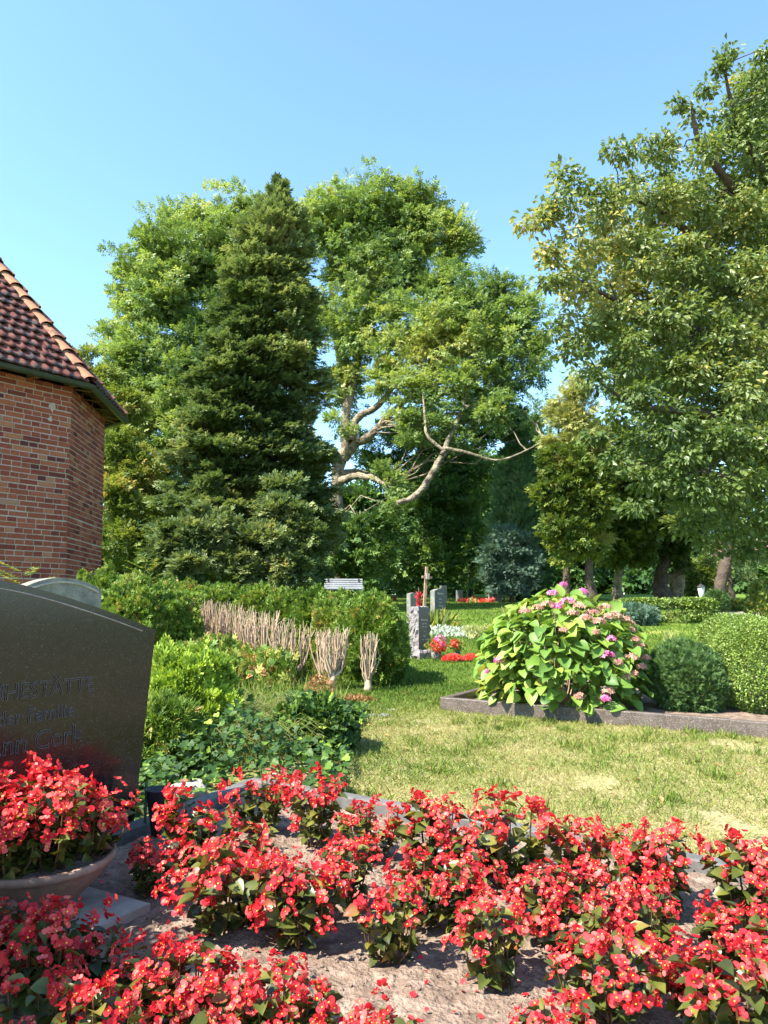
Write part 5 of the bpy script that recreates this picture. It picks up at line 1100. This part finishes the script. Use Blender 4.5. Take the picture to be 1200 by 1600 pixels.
q.scatter(NDL, np.c_[p2, SL*p2[:,1]], basis(r.normal(size=(n,3))*[.35,.35,.1] + [0,0,1], rdir(n, r)), np.c_[np.full(n,.05), .08 + .15*r.random(n), np.full(n,.1)]*1.0, np.clip(r.normal(.45,.15,n),0,1))
p3 = poly_area(1300, [G(330,1215)[:2], G(480,1200)[:2], G(500,1140)[:2], G(340,1130)[:2]], r); n = len(p3)
for k in range(n):
    c = np.array([p3[k,0], p3[k,1], SL*p3[k,1] + .02]); a = r.random()*6.28; L_ = .15 + .18*r.random(); d = np.array([math.cos(a), math.sin(a)*.6, 0]); q.tube(np.array([c, c + [0,0,L_*.6] + d*L_*.15, c + [0,0,L_*.8] + d*L_*.5, c + [0,0,L_*.62] + d*L_*.9]), [.0014,.0013,.001,.0006], 3, var=.3 + .5*r.random(), cap=False)
tag(part(q, 'wild_grass', M['grass'], None), 'wispy wild grass growing through the ivy', 'wild grass', kind='stuff')
q = B(); n = 900; c0 = G(552, 1098); p_ = c0 + rdir(n, r)*np.array([.20,.16,.05])*(r.random(n)**.4)[:,None]; p_[:,2] = np.abs(p_[:,2]-c0[2]) + c0[2]; q.scatter(SPRAY, p_, basis(rdir(n, r), rdir(n, r)), .035 + .02*r.random(n))
p_ = G(500, 1095) + rdir(n, r)*np.array([.14,.1,.22]); p_[:,2] = np.abs(p_[:,2]-SL*6) + SL*6; q.scatter(SPRAY, p_[:350], basis(rdir(350, r), rdir(350, r)), .035 + .02*r.random(350))
tag(part(q, 'dead_foliage', M['deadleaf'], None), 'rusty brown dead thuja twigs at the foot of the cut trunks', 'dead foliage', kind='stuff')

# ------------------------------------------------------------------ grass blades
def in_quad(p2, Q):
    ins = np.ones(len(p2), bool); Q = np.array(Q)
    s = 0
    for i_ in range(len(Q)):
        a, b__ = Q[i_], Q[(i_+1) % len(Q)]; cr = (b__[0]-a[0])*(p2[:,1]-a[1]) - (b__[1]-a[1])*(p2[:,0]-a[0]); ins &= cr > 0
    return ins
BLADE = (np.array([(-.5,0,0),(.5,0,0),(.38,.55,.06),(0,1,.28),(-.38,.55,.06)]), [[(0,1,2,3,4)]])
def grass_zone(q, y0, y1, n, h0, h1, wd, seed, tuft=0.0):
    r = np.random.default_rng(seed); y = np.sqrt(y0**2 + (y1**2-y0**2)*r.random(n)); x = (r.random(n)*2-1)*y*.56
    p2 = np.c_[x, y]
    # bed, hydrangea grave and ivy area are kept free
    rel = p2 - K; u = rel @ av; v_ = rel @ bv; k_ = ~((u > -.05) & (v_ > -.02))
    rel = p2 - h0_; u = rel @ hd; v_ = rel @ hn; k_ &= ~((u > .0) & (v_ > -.02) & (v_ < 1.9) & (u < 4.4))
    k_ &= ~((x < -.35 - (y-4)*.08) & (y < 6.5)) & ~((x < -.25*y+1.3) & (y < 9) & (y > 6.6) & (x < -.1))
    p2 = p2[k_]; n = len(p2); p3 = np.c_[p2, p2[:,0]*0]
    dry = fbm(p3, 1.1, 3)*.8 + fbm(p3, 6, 2)*.5 + .06
    near = np.clip((7.0 - p2[:,1])/1.6, 0, 1); farv = np.clip(.26 + .5*(fbm(p3, .9, 3)-.5), 0, 1); vv = near*dry + (1-near)*farv + r.normal(size=n)*.17
    bare_ = (fbm(p3+9, 1.6, 3) > .66) & (near > .3) & (r.random(n) < .8); p2 = p2[~bare_]; vv = vv[~bare_]; n = len(p2)
    hgt = (h0 + (h1-h0)*r.random(n))*(.6 + .9*np.clip(.9-vv, 0, 1)); z = gz(0, p2[:,1]) + (fbm(np.c_[p2, p2[:,0]*0], .5, 3)-.5)*.05
    q.scatter(BLADE, np.c_[p2, z], basis(r.normal(size=(n,3))*[.75,.75,.05] + [0,0,.75], r.normal(size=(n,3))*[1,1,.1]), np.c_[wd*(.7+.6*r.random(n)), hgt, hgt], np.clip(vv, 0, 1))
h0_ = h0
q = B()
grass_zone(q, 2.7, 7.5, 250000, .016, .05, .0022, 901)
grass_zone(q, 6.5, 13, 90000, .025, .05, .0055, 902)
grass_zone(q, 12, 33, 80000, .035, .07, .014, 903)
# clump along the kerbs and random tufts
r = np.random.default_rng(904); n = 170
tc_ = np.c_[(r.random(n)*2-1)*2.6, 3.2 + r.random(n)*5]
rel = tc_ - K; kk = ~(((rel @ av) > -.1) & ((rel @ bv) > -.05)); rel = tc_ - h0_; kk &= ~(((rel @ hd) > -.05) & ((rel @ hn) > -.05)); kk &= ~((tc_[:,0] < -.3) & (tc_[:,1] < 6.8)); tc_ = tc_[kk]
for c in tc_:
    m_ = 45; pp = c + r.normal(size=(m_,2))*.035; q.scatter(BLADE, np.c_[pp, SL*pp[:,1]], basis(np.c_[r.normal(size=(m_,2))*.5, np.ones(m_)], r.normal(size=(m_,3))), np.c_[np.full(m_,.0035), .04+.05*r.random(m_), .04+.05*r.random(m_)], np.clip(r.normal(.42,.14,m_), 0, 1))
ql = B(); n = 260; x_ = (r.random(n)*2-1)*2.4; y_ = 3.4 + 4.2*r.random(n); p2 = np.c_[x_, y_]; rel = p2 - K; kk = ~(((rel @ av) > -.1) & ((rel @ bv) > -.05)); rel = p2 - h0_; kk &= ~(((rel @ hd) > -.05) & ((rel @ hn) > -.05)); p2 = p2[kk]; n = len(p2)
ql.scatter(LEAF, np.c_[p2, SL*p2[:,1] + .02], basis(rdir(n, r)*[1,1,.3], rdir(n, r)*.5 + [0,0,1]), .02 + .025*r.random(n))
tag(part(ql, 'dry_leaves', M['deadleaf'], None), 'a few dry brown leaves lying in the short grass', 'leaves', kind='stuff')
tag(part(q, 'lawn_grass', M['grass'], None), 'short mown grass with straw and green blades', 'grass', kind='stuff')
# evergreen added unseen, just outside the frame, to throw shade over the front left begonias
shrub('unseen_shade_shrub', 'upright evergreen shrub out of view left of the bed, added to shade the front left begonias', 'shrub', (-1.48, 1.50, SL*1.5), (.34,.38,.60), LACE, .07, 'yew', 5000, 2.4, .35, 950)
